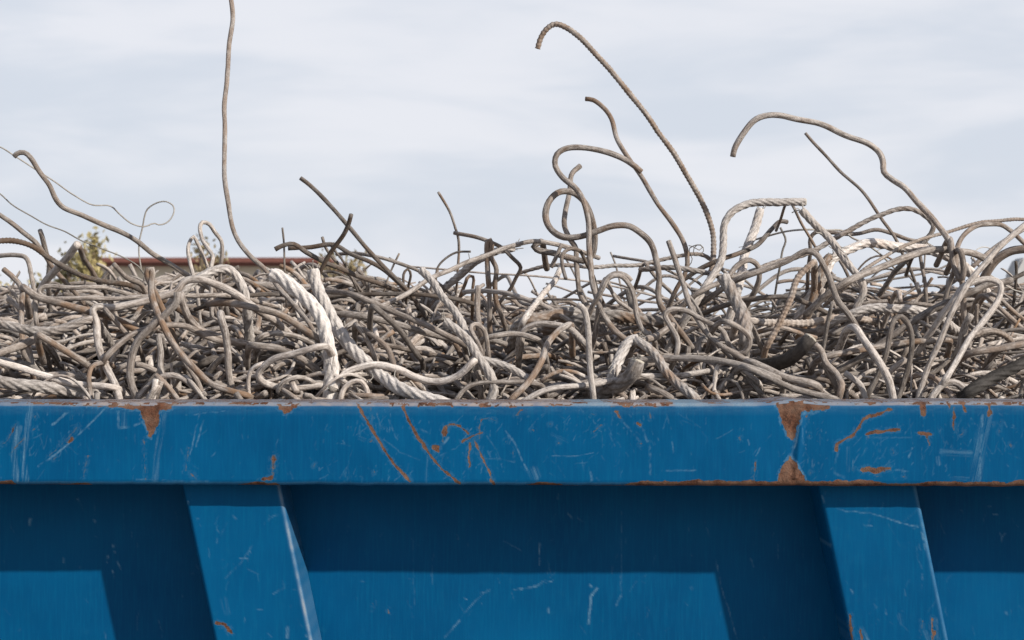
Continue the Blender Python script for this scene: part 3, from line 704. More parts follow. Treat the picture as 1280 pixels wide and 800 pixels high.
H('wire',2.8,.7,.7,'f','short thin wavy wire hanging right of the pale cable post',[(975,284),(982,300),(978,314),(976,330)],.4)
H('rod',7,.40,.5,'','crooked rod looping around the foot of the arched twisted cable',[(880,362),(907,347),(920,333),(935,326),(946,333),(948,348),(940,367),(930,385)],.5)
H('rod',7.6,.52,.42,'f','thick rod with drooping tip arching over the right of the photo',[(917,197),(919,186),(929,167),(942,151),(955,145),(975,144),(1000,150),(1030,158),(1060,171),(1085,181),(1099,192),(1104,203),(1105,216),(1115,224),(1130,233),(1150,255),(1170,280),(1185,300),(1197,325),(1203,348)],.5,.35,.25)
H('rod',4,.6,.6,'f','thin straight rod leaning behind the drooping arched rod',[(1007,167),(1015,176),(1035,196),(1060,222),(1085,250),(1105,280),(1122,303)],.3,.4,0)
H('rod',5,.64,.62,'','wavy level rod behind the thin straight leaning rod',[(1013,312),(1013,298),(1020,291),(1042,291),(1072,291),(1095,286),(1115,292),(1135,300),(1150,303)],.4)
H('wire',2.6,.58,.6,'','fine wire crossing just above the fat pale cable at right',[(1008,287),(1035,288),(1053,288),(1066,297),(1080,303)],.65,.3,.4)
fray(H('cable',8.8,.40,.42,'f','steep twisted cable right of the arched cable tip',[(1002,262),(1017,278),(1037,297),(1052,318),(1064,335),(1077,352),(1079,368),(1070,387),(1067,412)],.5,.2,.35), 4, 9)
fray(H('cable',12,.48,.52,'','fat pale unravelled cable curving through the right of the heap',[(1030,345),(1042,325),(1060,312),(1080,305),(1100,305),(1122,309),(1150,310),(1178,317),(1200,330)],.85,.35,.45), 5, 16)
H('rib',4.2,.45,.5,'','thin ribbed bar running up to the right edge over the heap',[(1085,335),(1110,318),(1135,306),(1160,296),(1185,290),(1217,281),(1247,276),(1265,273),(1310,275)],.55,.3,.35)
H('rod',6,.42,.5,'F','smooth arched rod leaving at the right edge',[(1194,330),(1197,308),(1203,295),(1215,285),(1232,280),(1250,281),(1262,290),(1285,308),(1310,330)],.45)
H('rod',9,.38,.42,'','thick smooth rod sloping up through the right of the heap',[(1062,352),(1080,342),(1110,330),(1140,318),(1167,312),(1195,313)],.45,.1,.15)
H('rod',7.6,.30,.22,'','long rod diving steeply left from the right skyline to the rail',[(1290,278),(1265,295),(1247,312),(1230,332),(1211,353),(1197,377),(1185,402),(1172,432),(1158,465),(1146,505)],.5,.1,.3)
H('rod',8,.26,.22,'','pale hairpin rod at right falling parallel to the long diving rod',[(1195,372),(1205,358),(1220,351),(1238,349),(1250,355),(1248,371),(1232,397),(1213,422),(1197,450),(1180,478)],.7,.1,.45)
H('rod',11,.52,.5,'F','thick flattened rod sloping out at the right edge',[(1222,362),(1235,338),(1247,323),(1262,315),(1285,311),(1315,305)],.35,.4,.1)
H('rod',6,.5,.5,'F','dark rod reaching the right edge above the pale hairpin',[(1185,388),(1220,378),(1242,366),(1260,352),(1285,338),(1315,318)],.2,.3,0)
H('rod',6,.42,.44,'F','rod sloping down to the right edge beside the concrete post',[(1238,372),(1255,388),(1280,412),(1300,430)],.6)
H('rod',5.4,.45,.47,'F','rod above its twin sloping down to the right edge beside the concrete post',[(1246,370),(1262,385),(1285,402),(1310,415)],.5)
H('rod',3.8,.6,.62,'f','thin dark upright in front of the concrete post',[(1270,327),(1271,345),(1269,367),(1265,390)],.15,.2,-.1)
H('wire',1.4,.5,.55,'F','hair-thin pale wire crossing the concrete post',[(1256,356),(1268,362),(1285,367),(1300,371)],.9,.0,.6)
H('wire',1.5,.62,.66,'','hair-thin wire ring against the sky at right',[(1215,330),(1216,318),(1224,310),(1234,310),(1243,318),(1240,330)],.8,.0,.5)
H('rod',6,.55,.6,'F','rod crossing the smooth arched rod near the right edge',[(1215,332),(1240,312),(1262,298),(1285,286),(1310,275)],.5,.3,.3)
# --- left body
H('rod',9.6,.24,.34,'','thick pale rod bent square at its corner in the front of the left heap',[(151,505),(145,484),(137,468),(127,442),(122,420),(120,400),(115,389),(120,384),(140,385),(170,379),(200,370),(222,363),(232,351),(250,348),(270,355),(295,368),(325,388)],.6,.15,.3)
H('rod',9.6,.25,.22,'f','thick rod with an open end curling down beside the square-bent rod',[(222,367),(221,378),(209,391),(190,408),(173,425),(164,447),(163,475),(174,503)],.35,.15,.15)
H('rod',8.4,.28,.3,'','smooth rod swooping through the front of the left heap below the cable arch',[(226,372),(230,387),(240,403),(254,414),(272,420),(292,426),(314,431)],.55)
H('rod',8.6,.23,.22,'','long snaking rod falling from the hairpins to the rail at left',[(187,352),(183,342),(184,336),(189,336),(188,352),(189,368),(195,386),(203,405),(213,427),(226,446),(243,463),(262,479),(282,486),(305,492)],.5)
H('rod',7,.34,.3,'f','rod bent like a boomerang near the left edge',[(2,335),(15,347),(26,362),(26,385),(26,410),(29,440)],.55)
H('rod',6,.36,.34,'','rod bent over square at the top of the far left heap',[(3,320),(20,320),(33,324),(40,345),(45,372),(46,405)],.5)
H('rod',6,.32,.36,'','long narrow level hairpin in the left heap',[(110,359),(80,358),(55,359),(49,365),(56,373),(82,374),(125,372),(180,370),(225,369),(278,369)],.5)
H('rod',8.6,.22,.22,'','palest long rod sloping down to the rail at the far left',[(-30,443),(0,452),(25,459),(55,470),(83,480),(108,483),(138,483)],.85,.15,.55)
H('cable',15,.22,.24,'','fattest twisted cable lying along the rail at the far left',[(-30,470),(0,477),(20,481),(50,484),(88,488),(120,494)],.45,.1,.2)
H('cable',11,.27,.3,'','twisted cable lying level at the left edge above the palest rod',[(-30,395),(0,403),(20,408),(45,412),(75,412),(108,402)],.5)
H('rod',10,.25,.3,'','thick short rod rising right at the left edge',[(-25,450),(0,442),(20,434),(44,424)],.5)
H('rod',6.4,.33,.4,'f','short rod curving down right below the roof edge',[(142,332),(157,347),(175,355),(184,368)],.6)
H('rod',6,.23,.24,'f','small upright crook near the rail left of the square-bent rod',[(115,502),(113,485),(113,470),(117,459),(126,455)],.6)
fray(H('cable',11.5,.36,.36,'','pale twisted cable arch in the left heap',[(228,362),(240,352),(255,343),(270,337),(288,336),(300,348),(306,363),(307,380)],.6,.05,.35), 6, 9)
H('rod',6,.27,.3,'','short rod slanting down right inside the square-bent rod',[(133,390),(148,405),(162,421)],.5)
H('rod',8,.26,.3,'','low arched rod behind the snaking rod at left',[(133,448),(150,432),(170,418),(190,412),(208,408),(232,409),(255,418),(275,425),(300,430)],.55)
H('rod',9,.30,.32,'','rod sloping down right from the boomerang-bent rod',[(33,360),(50,372),(82,381),(112,389)],.55)
H('rod',9,.24,.27,'','rod sloping down right in the lower far left heap',[(50,420),(66,430),(84,441),(110,457)],.45)
H('rod',9,.24,.24,'','upright grey rod in the heap below the cable arch',[(276,395),(282,415),(285,442),(286,465),(290,485)],.5,.05,.2)
H('rod',5.4,.22,.23,'','pale crook at the rail below the cable arch',[(325,455),(316,459),(310,468),(309,485),(311,502)],.8,.2,.5)
H('rod',7,.23,.23,'','short rod leaning left to the rail below the snaking rod',[(232,455),(243,470),(250,484),(256,503)],.5)
H('rod',8,.22,.22,'f','short pale stub standing at the rail left of the snaking rod',[(195,475),(194,486),(192,504)],.8,.1,.5)
H('rod',8.4,.24,.22,'','grey upright rod beside the open-ended curling rod',[(198,425),(200,440),(200,457),(204,478),(209,502)],.4,.0,.2)
# --- middle left body
res=H('cable',17.5,.27,.22,'f','fattest white twisted cable, left of the pair in the middle left heap',[(341,343),(350,345),(362,354),(377,367),(392,384),(405,403),(411,425),(413,450),(414,472),(413,506)],.75,.0,.55); fray(res, 7, 12)
fray(H('cable',15.5,.30,.20,'f','long white twisted cable, right of the pair, slanting down to the rail',[(391,337),(394,350),(400,365),(408,381),(419,402),(432,425),(450,447),(470,465),(495,481),(522,493),(556,505)],.6,.0,.45), 8, 16)
H('rod',5.6,.38,.42,'','long dark level rod behind the white cables',[(300,371),(330,370),(370,369),(407,368),(470,369),(538,369)],.1,.3,-.15)
H('cable',9.6,.32,.26,'f','twisted cable slanting steeply in the middle of the heap',[(527,337),(540,352),(552,372),(565,388),(577,403),(586,420)],.5,.1,.3)
fray(H('cable',11,.24,.21,'f','twisted cable with cut head curving down to the rail in the middle',[(557,402),(572,414),(588,431),(602,452),(614,468),(618,485),(611,503)],.5,.1,.3), 9, 9)
H('rod',7.6,.32,.32,'','rod sloping down right behind the slanting middle cable',[(450,372),(482,385),(520,402),(557,417),(580,431)],.5)
H('rod',8.6,.30,.31,'','thick rod sloping gently right below its thinner neighbour in the middle left',[(455,396),(495,405),(532,417),(572,426)],.4)
H('rod',6,.25,.27,'','short rod slanting down right of the white cables',[(446,408),(460,430),(471,453)],.45)
H('rod',6.8,.26,.25,'','bent rod with a drooping end right of the white cables',[(451,407),(462,416),(472,425),(484,438),(491,455)],.4)
H('rod',9,.22,.22,'','pale wavy rod lying in front of the long white cable',[(417,503),(421,486),(430,470),(445,462),(470,457),(495,462),(520,472),(550,477),(572,471),(592,452)],.8,.1,.5)
H('rod',7,.20,.205,'','small pale arch at the rail crossing the foot of the long white cable',[(426,503),(431,485),(440,477),(450,476),(457,484),(462,504)],.75,.25,.4)
H('rod',6,.24,.26,'','rod bent like an upside-down U right of the cut-head cable',[(598,434),(591,420),(587,408),(593,404),(603,410),(609,425),(612,448)],.55)
H('cable',9.6,.23,.24,'','twisted cable running right from the cut-head cable',[(600,449),(620,455),(642,464),(665,478)],.5,.05,.3)
H('rod',9,.28,.3,'','upper of two arched rods left of the white cables',[(318,384),(335,389),(352,396),(377,410),(397,424)],.55)
H('rod',7.4,.26,.29,'','lower of two arched rods left of the white cables',[(325,421),(337,417),(350,416),(370,419),(399,434)],.5)
H('rod',9,.24,.27,'','rod sloping right below the two arched rods',[(318,432),(352,437),(377,448),(402,468)],.4)
H('rod',8.6,.20,.22,'','rod bent like a hairpin opening right at the left of the white cables',[(399,434),(370,442),(342,450),(325,464),(323,473),(335,482),(365,485),(408,481)],.6,.15,.4)
H('rod',7.4,.24,.30,'','bluish dark rod slanting down in the middle left heap',[(470,385),(488,400),(503,417),(522,442)],.15,.0,-.05)
H('rod',7.4,.22,.23,'f','short upright rod below the inverted U rod',[(599,463),(602,476),(601,490)],.5)
H('rod',6.6,.20,.23,'','low rod rising right from the rail in the middle',[(570,503),(582,486),(598,479),(642,476),(672,480)],.3)
H('rod',6.8,.26,.28,'','level rod ending in the looped rods in the middle',[(611,420),(640,417),(668,424)],.45)
H('rod',7.4,.36,.33,'f','pale upright rod in the middle above the inverted U rod',[(597,357),(598,385),(600,408)],.6)
# --- middle right body
H('rod',7.8,.19,.20,'f','grey upright rod with a bent tip standing at the rail right of the middle',[(721,381),(728,385),(732,398),(735,435),(737,472),(742,506)],.55,.0,.35)
res=H('cable',19,.18,.27,'f','dark fat cable with a pale blunt head rising from the rail right of the middle',[(796,452),(791,464),(776,478),(755,490),(735,499)],.35,.1,.1); cut_end(res); fray(res, 10, 12)
fray(H('cable',12.5,.25,.22,'f','white cable standing just above the blunt-headed cable',[(797,424),(786,428),(777,442),(771,456),(764,474)],.6,.0,.4), 11, 16)
H('cable',11.5,.24,.20,'','cable brown at its top and pale below, slanting to the rail right of the middle',[(797,427),(812,438),(823,452),(832,466),(846,479),(868,497)],.5,.7,.2)
H('rod',8.6,.28,.34,'','rod rising right from the top of the white cable',[(797,428),(820,420),(838,407)],.5)
H('rod',8.4,.27,.20,'','brown-topped rod curving down left to the rail in the middle',[(707,409),(697,415),(686,428),(677,450),(662,475),(638,500)],.5,.7,.25)
H('rod',7.8,.27,.27,'','low arch right of the inverted U rod',[(651,425),(654,412),(672,403),(692,405),(712,411),(730,428)],.5)
H('rod',7.8,.20,.24,'','long rod rising gently right from the rail in the middle',[(652,503),(685,487),(740,480),(790,472),(840,469),(894,463)],.6,.05,.4)
H('rod',8.6,.24,.21,'','bluish level rod bending down right toward the rail',[(793,450),(825,449),(852,449),(902,453),(935,460),(970,472)],.35,.0,.15)
H('rod',6.4,.20,.21,'','pale upright bent over square at the rail right of the middle',[(893,504),(893,480),(896,460),(905,455),(918,460),(945,477)],.7,.1,.4)
H('rod',7,.25,.23,'','rod folded into a long narrow loop right of the middle',[(841,447),(845,427),(837,407),(832,393),(840,387),(858,388),(880,401),(904,415),(913,433),(924,443),(935,438),(937,425),(926,414),(908,404)],.4,.1,.1)
H('cable',15.5,.30,.27,'f','thick brown-grey cable standing upright under the arched twisted cable',[(903,347),(910,358),(920,377),(928,395),(932,422)],.4,.35,.15)
H('rod',6.8,.36,.34,'f','arched rod with a free tip right of the big round loop',[(788,351),(783,345),(770,341),(758,348),(750,362),(748,380)],.4,.2,.2)
H('rod',6.6,.33,.3,'','hook-shaped rod falling right of the big round loop',[(752,362),(760,348),(775,345),(788,358),(793,375),(795,393),(802,411),(815,422)],.4)
H('rod',5,.38,.38,'','short curved rod inside the hook-shaped rod',[(759,352),(766,367),(774,377),(786,385)],.5)
H('cable',14,.40,.42,'','brown fat cable lying level below the sky gap',[(745,396),(770,394),(790,397),(815,400),(840,404)],.3,.8,.0)
H('cable',14,.38,.41,'','brown fat cable lying level below the big round loop',[(655,402),(680,396),(700,392),(725,391),(750,392)],.35,.7,.05)
H('rod',6.4,.42,.4,'','rod sloping down right at the skyline under the elbow-bent rod',[(635,367),(660,374),(680,381),(700,392)],.6)
H('cable',7.6,.45,.33,'f','pale cable rising to the small drooping hook below the round loop',[(702,332),(693,347),(684,362),(671,383),(654,403)],.65,.2,.45)
# --- right body
res=H('rod',18,.19,.38,'f','fat dark pipe curving up to a pale cut face at right',[(1012,423),(1006,431),(998,440),(985,450),(968,455),(945,455),(925,449)],-.12,.0,-.2); cut_end(res)
H('cable',16,.20,.24,'F','black thick cable rising to the right edge near the rail',[(1212,492),(1235,478),(1260,465),(1290,448),(1315,436)],-.18,.0,-.45)
H('rod',8.6,.30,.32,'','dark rod sweeping up through the right heap under the pale hairpin',[(1040,468),(1067,453),(1100,431),(1125,410),(1155,393),(1190,378),(1222,362)],.25,.1,0)
H('rod',9.8,.22,.19,'','light grey rod bending down to the rail at right',[(1070,412),(1080,424),(1093,440),(1104,457),(1112,475),(1116,506)],.75,.0,.3)
H('rod',7,.24,.21,'','dark arched rod in front of the right heap with both feet low',[(1084,494),(1098,470),(1108,440),(1112,415),(1117,400),(1125,396),(1134,404),(1140,422),(1138,450),(1129,478),(1120,503)],.2,.1,-.05)
H('rib',9,.36,.36,'','coarse ribbed pale bar lying level in the right heap',[(935,400),(955,403),(980,404),(1010,402),(1045,398)],.75,.3,.4)
H('rod',7.6,.36,.36,'','rod humped over the sky gap left in the right heap',[(935,345),(955,337),(985,326),(1008,314),(1020,318),(1028,333),(1036,352),(1047,374),(1062,394)],.4)
H('rod',9.6,.22,.21,'','upper of two rods sloping down to the rail below the fat dark pipe',[(940,452),(955,458),(985,472),(1020,481)],.5)
H('rod',8.6,.20,.20,'','bluish lower rod sloping down to the rail below the fat dark pipe',[(935,460),(955,469),(990,485),(1020,493),(1044,498)],.3,.0,.1)
H('rod',8.8,.22,.20,'f','crooked rod falling from the cut face of the fat dark pipe',[(1018,431),(1025,437),(1030,452),(1042,464),(1051,478),(1050,492)],.55)
H('rod',8,.21,.20,'f','short bent rod near the rail right of the crooked rod',[(1057,466),(1068,474),(1078,483),(1084,503)],.6,.1,.35)
H('rod',9,.20,.20,'','low arched rod at the rail left of the black thick cable',[(1160,503),(1170,490),(1182,480),(1195,478),(1206,486),(1212,498)],.45,.0,.2)
H('rod',8,.28,.3,'','level rod crossing behind the light grey rod at right',[(1032,446),(1060,440),(1087,435),(1130,429),(1182,425)],.5)
H('cable',10.5,.38,.38,'','twisted cable lying level under the small sky window at right',[(1066,393),(1080,388),(1097,385),(1120,386),(1140,388),(1160,393)],.6,.1,.3)
H('rod',5,.42,.43,'','thin level rod above the small sky window at right',[(1075,381),(1110,377),(1135,379),(1160,381)],.55)
H('rod',4.8,.5,.5,'','thin upright rod in the right heap left of the long diving rod',[(1149,318),(1151,335),(1153,350),(1158,380)],.45)
H('rod',7.5,.42,.40,'','short thick crook at the foot of the drooping arched rod',[(1190,303),(1192,325),(1196,340),(1203,350),(1206,338),(1203,315)],.5)
H('rib',8,.28,.3,'','ribbed bar arching low at right in front of the post',[(1215,420),(1228,415),(1242,415),(1257,421),(1264,430),(1256,434)],.4,.4,.15)
H('rod',9.4,.25,.27,'F','level grey rod reaching the right edge above the black thick cable',[(1213,444),(1242,437),(1285,430),(1310,427)],.5)
H('rod',9.4,.26,.3,'f','short thick rod end leaning right under the pale hairpin',[(1212,393),(1206,404),(1201,420),(1199,436)],.45,.0,.3)
H('rod',6.4,.42,.4,'','dark rod sagging level at the left of the right heap',[(940,374),(960,372),(985,372),(1008,379),(1025,387),(1050,402)],.2,.4,.0)
H('rod',5.6,.38,.37,'','straight level rod above the cut face of the fat dark pipe',[(995,413),(1025,415),(1055,418)],.4)
fray(H('cable',10,.44,.42,'','brown unravelled cable hanging left of the steep twisted cable',[(1036,325),(1027,340),(1022,355),(1016,374)],.35,.9,.05), 12, 16)
H('rib',7.6,.32,.35,'','ribbed bar leaning right behind the fat dark pipe',[(961,434),(968,418),(976,400),(987,374),(997,348),(1016,330)],.6,.5,.3)


# ---------------------------------------------------------------- the mass of the heap
SKY_X = [-1400, -200, 160, 260, 450, 560, 640, 760, 840, 900, 1000, 1280, 1500, 2600]
SKY_Y = [374, 364, 362, 352, 350, 368, 380, 388, 400, 406, 397, 387, 388, 396]
def surf(x, Y):
    px = 640 + x * F / (CAM_D + 1.0)
    crest = CAM_Z + (430 - np.interp(px, SKY_X, SKY_Y)) * 3.7 / F - .012
    t = np.clip((Y - .17) / .72, 0, 1); t = t ** .77
    z = (RIM_Z - .012) * (1 - t) + crest * t
    back = np.clip((Y - 1.25) / .9, 0, 1)
    return z - back * .22 + (fbm(x * 3.1 + 40, Y * 3.1 + 7) - .5) * .07

def walk(g, x, Y, z, L, slab, above=0., stiff=None, steep=.28, ymin=RAIL_W + .014):
    st = .011
    n = int(L / st)
    a = g.normal(0, steep) + (math.pi if g.random() < .5 else 0)
    if g.random() < .14: a = g.uniform(0, 6.28)
    d = np.array([math.cos(a), g.normal(0, .42), math.sin(a)]); d /= np.linalg.norm(d)
    k = np.zeros(3); out = [np.array([x, Y, z])]; kink = 0; kv = None
    s = g.uniform(.02, .26) if stiff is None else stiff
    sgn = 1
    for i in range(n):
        k = k * .94 + g.normal(0, s * 2.4, 3)
        if kink > 0: kink -= 1; acc = kv
        else:
            acc = k
            if g.random() < .055:
                kink = g.integers(2, 5); kv = g.normal(0, 1, 3) * g.uniform(10, 42)
        p = out[-1]
        top = surf(p[0], p[1]) + above
        if p[2] > top + .008 and i > 10 and g.random() < .12 or p[2] > top + .035 and i > 5: break
        if p[2] > top: acc = acc + np.array([0, 0, -27 * min(1.5, (p[2] - top) / .03)])
        if p[2] < top - slab: acc = acc + np.array([0, 0, 16.])
        if p[1] < ymin + .036: acc = acc + np.array([0, 40., 0])
        if p[1] > BOX_W - .25: acc = acc + np.array([0, -40., 0])
        if p[0] < XL + .12: acc = acc + np.array([40., 0, 0])
        if p[0] > XR - .12: acc = acc + np.array([-40., 0, 0])
        acc = acc - d * acc.dot(d)
        d = d + acc * st; d /= np.linalg.norm(d)
        q = p + d * st
        q[1] = min(max(q[1], ymin), BOX_W - RAIL_W - .02); q[0] = min(max(q[0], XL + .05), XR - .05)
        out.append(q)
    C = np.array(out)
    if len(C) > 6:
        for _ in range(2): C[1:-1] = .25 * C[:-2] + .5 * C[1:-1] + .25 * C[2:]
    S = np.concatenate([[0], np.cumsum(np.linalg.norm(np.diff(C, axis=0), axis=1))])
    return C, S

REST = {
 'rod': ('bent dusty steel rod lost among others like it in the body of the heap', 'bent steel rods tangled in the body of the heap'),
 'rib': ('ordinary ribbed rebar length lost among others like it inside the heap', 'ribbed rebar lengths tangled inside the heap'),
 'cable': ('ordinary stranded steel cable length caught among rods inside the heap', 'stranded cable lengths tangled inside the heap')}
def rest_wire(g, kind, x, Y, z, L, rad, slab, above, steep, sides=None, ymin=RAIL_W + .014):
    C, S = walk(g, x, Y, z, L, slab, above, None, steep, ymin)
    if sides: V, Q, T, uv = tube(C, S, rad, kind if kind == 'cable' else 'rod', sides, int(g.integers(1e6)))
    else:
        if kind == 'rod': V, Q, T, uv = tube(C, S, rad, kind, 9, int(g.integers(1e6)))
        else:
            C2, S2 = catmull(C[::2], .0035 if kind == 'cable' else .002); V, Q, T, uv = tube(C2, S2, rad, kind, 22 if kind == 'cable' else 10, int(g.integers(1e6)))
    col = np.tile([g.uniform(.2, 1.0), (g.uniform(.35, .95) if g.random() < .22 else g.uniform(0, .25)), g.uniform(-.1, .42), 1], (len(V), 1))
    if kind == 'rod' and g.random() < .22 and sides:            # flat strip instead of a round bar
        n_ = len(C); nv = (len(V) - 2) // n_
        W_ = V[:-2].reshape(n_, nv, 3); W_ = C[:, None] + (W_ - C[:, None]) * (1 + .9 * np.cos(2 * np.arange(nv) / nv * 2 * math.pi))[None, :, None] * .8
        V[:-2] = W_.reshape(-1, 3)
    return C, V, Q, T, uv, col

def S_len(C): return float(np.linalg.norm(np.diff(C, axis=0), axis=1).sum())
N_REST = 300 - len(heroes)
g = np.random.default_rng(77)
placed = 0
while placed < N_REST:
    px = g.uniform(-20, 1300)
    zone = g.random()
    airy = px > 850 and g.random() < .46
    Y = .25 + .85 * g.random() ** 1.25
    if airy: Y = g.uniform(.35, 1.1)
    x = (px - 640) * (CAM_D + Y) / F
    kind = g.choice(['rod', 'rib', 'cable'], p=[.79, .14, .07])
    rad = {'rod': g.uniform(.0024, .0048), 'rib': g.uniform(.0032, .005), 'cable': g.uniform(.0045, .008)}[kind]
    if airy and kind == 'rod': rad = g.uniform(.0019, .0040)
    ab = g.uniform(.03, .10) if airy else (g.uniform(-.02, .002) if 620 < px < 870 else g.uniform(-.012, .010))
    L = g.uniform(.28, .85)
    z = surf(x, Y) + ab - g.uniform(0, .03) - (.03 if airy else 0)
    C, V, Q, T, uv, col = rest_wire(g, kind, x - (L * .3 if g.random() < .5 else -L * .3) * .3, Y, z, L, rad, .055 if not airy else .10, ab, .5 if airy else .38, None, .235)
    pys = 430 - (C[:, 2] - CAM_Z) * F / (CAM_D + C[:, 1])
    if pys.min() < (292 if px > 850 else 338) or S_len(C) < .12: continue
    o = C[len(C) // 2].copy()
    ob = link(NAMES[kind], np_mesh(NAMES[kind], V - o, Q, T, True, col, uv), M[kind]); ob.location = o
    tag(ob, REST[kind][0], CATS[kind], REST[kind][1]); placed += 1

# everything deeper down or out of the frame, past the 300 that show largest
g = np.random.default_rng(99)
Vs, Qs, Ts, Us, Cs = [], [], [], [], []; off = 0
def push(V, Q, T, uv, col):
    global off
    Vs.append(V); Qs.append(Q + off); Ts.append(T + off); Us.append(uv); Cs.append(col); off += len(V)
for i in range(2900):
    inner = i < 2100
    if inner:
        Y = .19 + 1.1 * g.random() ** 1.15; px = g.uniform(-60, 1340); x = (px - 640) * (CAM_D + Y) / F
    else:
        Y = g.uniform(.2, 2.1); x = g.uniform(XL + .1, XR - .1)
    depth = .11 * g.random() ** 1.5 if inner else g.uniform(0, .07)
    z = surf(x, Y) - .004 - depth
    L = g.uniform(.25, .8)
    kind = 'cable' if g.random() < .05 else 'rod'
    C, V, Q, T, uv, col = rest_wire(g, kind, x, Y, z, L, g.uniform(.0018, .0044) if kind == 'rod' else g.uniform(.004, .006), .035, -.006 - depth * .6, .42, 7 if kind == 'rod' else 12)
    push(V, Q, T, uv, col)
# short broken offcuts and flakes that fill the gaps
for i in range(190):                                          # thin springy lengths in the loose right side
    Y = g.uniform(.35, 1.15); px = g.uniform(850, 1320); x = (px - 640) * (CAM_D + Y) / F; up = g.uniform(.01, .085)
    C, V, Q, T, uv, col = rest_wire(g, 'rod', x, Y, surf(x, Y) + up - .02, g.uniform(.2, .6), g.uniform(.0016, .0036), .09, up, .5, 7)
    if (430 - (C[:, 2] - CAM_Z) * F / (CAM_D + C[:, 1])).min() > 300: push(V, Q, T, uv, col)
for i in range(1000):
    Y = .19 + .95 * g.random() ** 1.2; px = g.uniform(-40, 1320); x = (px - 640) * (CAM_D + Y) / F
    z = surf(x, Y) - g.uniform(.0, .05)
    C, V, Q, T, uv, col = rest_wire(g, 'rod', x, Y, z, g.uniform(.05, .16), g.uniform(.0014, .0045), .04, -.005, .6, 6)
    push(V, Q, T, uv, col)
me = np_mesh('tangled_rods', np.vstack(Vs), np.vstack(Qs), np.vstack(Ts), True, np.vstack(Cs), np.vstack(Us))
ob = link('tangled_rods', me, M['rod'])
tag(ob, 'dense mass of dusty bent rods and offcuts deep in the scrap heap', 'scrap rods', kind='stuff')

xs = np.linspace(XL + .02, XR - .02, 160); ys = np.linspace(RAIL_W + .005, BOX_W - RAIL_W - .01, 110)
X, Y = np.meshgrid(xs, ys, indexing='ij')
Z = surf(X, Y) - .125 + (fbm(X * 22, Y * 22) - .5) * .05
me = np_mesh('rusty_scrap_dirt', np.stack([X, Y, Z], -1).reshape(-1, 3), grid_faces(160, 110), None, True)
tag(link('rusty_scrap_dirt', me, M['fines']), 'dark dirt and rust flakes packed under the tangled rods', 'scrap dirt', kind='stuff')

# ---------------------------------------------------------------- ground and background
def plane(name, x0, x1, y0, y1, z, mat):
    me = np_mesh(name, np.array([(x0, y0, z), (x1, y0, z), (x1, y1, z), (x0, y1, z)]), [(0, 1, 2, 3)], None, False)
    return link(name, me, mat)
tag(plane('ground', -900, 900, -300, 1500, 0, M['ground']), kind='structure')

b = empty('low_building', (-6.4, 40, 0))
tag(b, 'low cream building with brown red roof edge behind the left of the heap', 'building')
def bpart(name, boxes, mat, parent, bev=0.0):
    off = b.location
    me = box_mesh(name, [(x0 - off.x, x1 - off.x, y0 - off.y, y1 - off.y, z0, z1) for x0, x1, y0, y1, z0, z1 in boxes], bev)
    return link(name, me, mat, parent)
BX0, BX1 = -8.5, -3.55
EZ = CAM_Z + (430 - 333) * 42.7 / F
wins = [(-7.9, -7.0), (-5.9, -5.0)]
bpart('wall', [(BX0 + .25, BX1 - .25, 40.01, 46, 0, EZ)], M['render'], b)
rf = bpart('roof', [(BX0, BX1, 39.7, 46.3, EZ + .003, EZ + .165)], M['roof'], b, .02)
bpart('gutter', [(BX0 + .03, BX1 - .03, 39.6, 39.69, EZ + .05, EZ + .13)], M['roof'], b, .02)
for w0, w1 in wins:
    wf = bpart('window', [(w0 - .06, w1 + .06, 39.93, 40.008, 1.0, 1.06), (w0 - .06, w1 + .06, 39.93, 40.008, 2.14, 2.2), (w0 - .06, w0, 39.93, 40.008, 1.063, 2.137), (w1, w1 + .06, 39.93, 40.008, 1.063, 2.137)], M['concrete'], b)
    bpart('pane', [(w0 + .002, w1 - .002, 39.98, 40.006, 1.063, 2.137)], M['glass'], wf)
dr = bpart('door', [(-4.6, -3.95, 39.96, 40.008, .0, 2.1)], M['door'], b)
bpart('handle', [(-4.52, -4.48, 39.9, 39.957, 1.0, 1.12)], M['concrete'], dr)

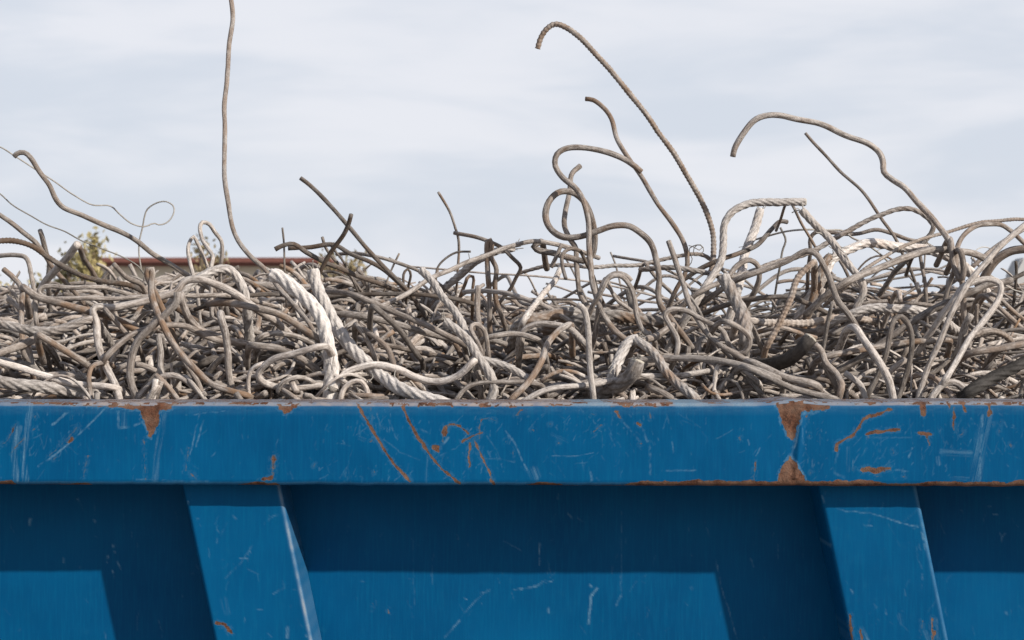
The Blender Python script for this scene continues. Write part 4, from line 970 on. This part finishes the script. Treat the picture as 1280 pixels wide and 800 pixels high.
def shrub(name, label, cat, x, Y, top, spread, n_stem, leaf_mat, seed, spike=.2, dens=26, leaf=.016):
    g = np.random.default_rng(seed)
    root = empty(name, (x, Y, 0)); tag(root, label, cat, 'shrubs growing beyond the container')
    Vs, Qs, Ts = [], [], []; off = 0; LV, LT = [], []; lo = 0
    for s in range(n_stem):
        a = g.uniform(0, 6.28); rr = spread * math.sqrt(g.random()); h = top * (1 - .16 * g.random() - .10 * (rr / spread) ** 2)
        if s < 3: h = top * (1 - .02 * s)
        bx, by = rr * math.cos(a), rr * math.sin(a)
        pts = [(bx * .15, by * .15, 0), (bx * .5, by * .5, h * .4), (bx * .85 + g.normal(0, .03), by * .85, h * .75), (bx + g.normal(0, .03), by + g.normal(0, .03), h)]
        C, S = catmull(pts, .08)
        V, Q, T, uv = tube(C, S, .011, 'rod', 6, s); V = V
        Vs.append(V); Qs.append(Q + off); Ts.append(T + off); off += len(V)
        # leaves along the upper part of each stem, in clumps
        for k in range(dens):
            f = 1 - .42 * g.random() ** 1.4
            c = np.array([np.interp(f, np.linspace(0, 1, len(C)), C[:, q]) for q in range(3)])
            c += g.normal(0, spike * (1.15 - f) * .5 + .012, 3)
            for q in range(9):
                p = c + g.normal(0, .022, 3)
                u = g.normal(0, 1, 3); u[2] += .8; u /= np.linalg.norm(u); v = np.cross(u, g.normal(0, 1, 3)); v /= np.linalg.norm(v)
                l = leaf * g.uniform(.7, 1.6)
                LV += [p, p + u * l * .5 + v * l * .24, p + u * l, p + u * l * .5 - v * l * .24]; LT.append((lo, lo + 1, lo + 2, lo + 3)); lo += 4
    link('stems', np_mesh('stems', np.vstack(Vs), np.vstack(Qs), np.vstack(Ts)), M['bark'], root)
    link('foliage', np_mesh('foliage', np.array(LV), np.array(LT), None, False), leaf_mat, root)
kk = (CAM_D + 8) / F
def sx(px): return (px - 640) * kk
def sz(py): return CAM_Z + (430 - py) * kk
shrub('leafy_shrub', 'golden green leafy shrub behind the far left of the heap, tallest of the shrubs', 'shrub', sx(94), 8.0, sz(312), .10, 22, M['leaf_gold'], 5, .07, 40, .028)
shrub('leafy_shrub', 'upright sprig of pale leaves in front of the roof edge at left', 'shrub', sx(127), 7.7, sz(299), .03, 4, M['leaf_gold'], 6, .05, 60, .028)
shrub('spiky_shrub', 'spiky brown green shrub just left of the tall bowed rod', 'shrub', sx(272), 8.3, sz(306), .14, 46, M['leaf_dry'], 7, .03, 34, .024)
shrub('spiky_shrub', 'dry brown shrub below the crossed dark rods left of centre', 'shrub', sx(428), 8.3, sz(318), .10, 22, M['leaf_dry'], 8, .06, 40, .026)
shrub('leafy_shrub', 'small golden shrub low at the left edge of the photo', 'shrub', sx(20), 8.2, sz(352), .12, 14, M['leaf_gold'], 9, .07, 34, .028)

# pale concrete post at the right edge
import bmesh
bm = bmesh.new()
pk = (CAM_D + 6) / F
x0 = (1268 - 640) * pk; x1 = x0 + .17
zt = CAM_Z + (430 - 322) * pk
prof = [(x0 - .055, 0), (x1 + .055, 0), (x1 + .01, zt - .06), (x1 - .03, zt), (x0 + .03, zt), (x0, zt - .06)]
vs = [bm.verts.new((x, 6.0, z)) for x, z in prof]; f = bm.faces.new(vs)
e = bmesh.ops.extrude_face_region(bm, geom=[f])
for v in e['geom']:
    if isinstance(v, bmesh.types.BMVert): v.co.y += .16
bmesh.ops.recalc_face_normals(bm, faces=bm.faces[:])
bmesh.ops.bevel(bm, geom=bm.edges[:], offset=.008, segments=2, affect='EDGES')
me = bpy.data.meshes.new('concrete_post'); bm.to_mesh(me); bm.free()
tag(link('concrete_post', me, M['concrete']), 'pale concrete post standing behind the heap at the right edge', 'post')
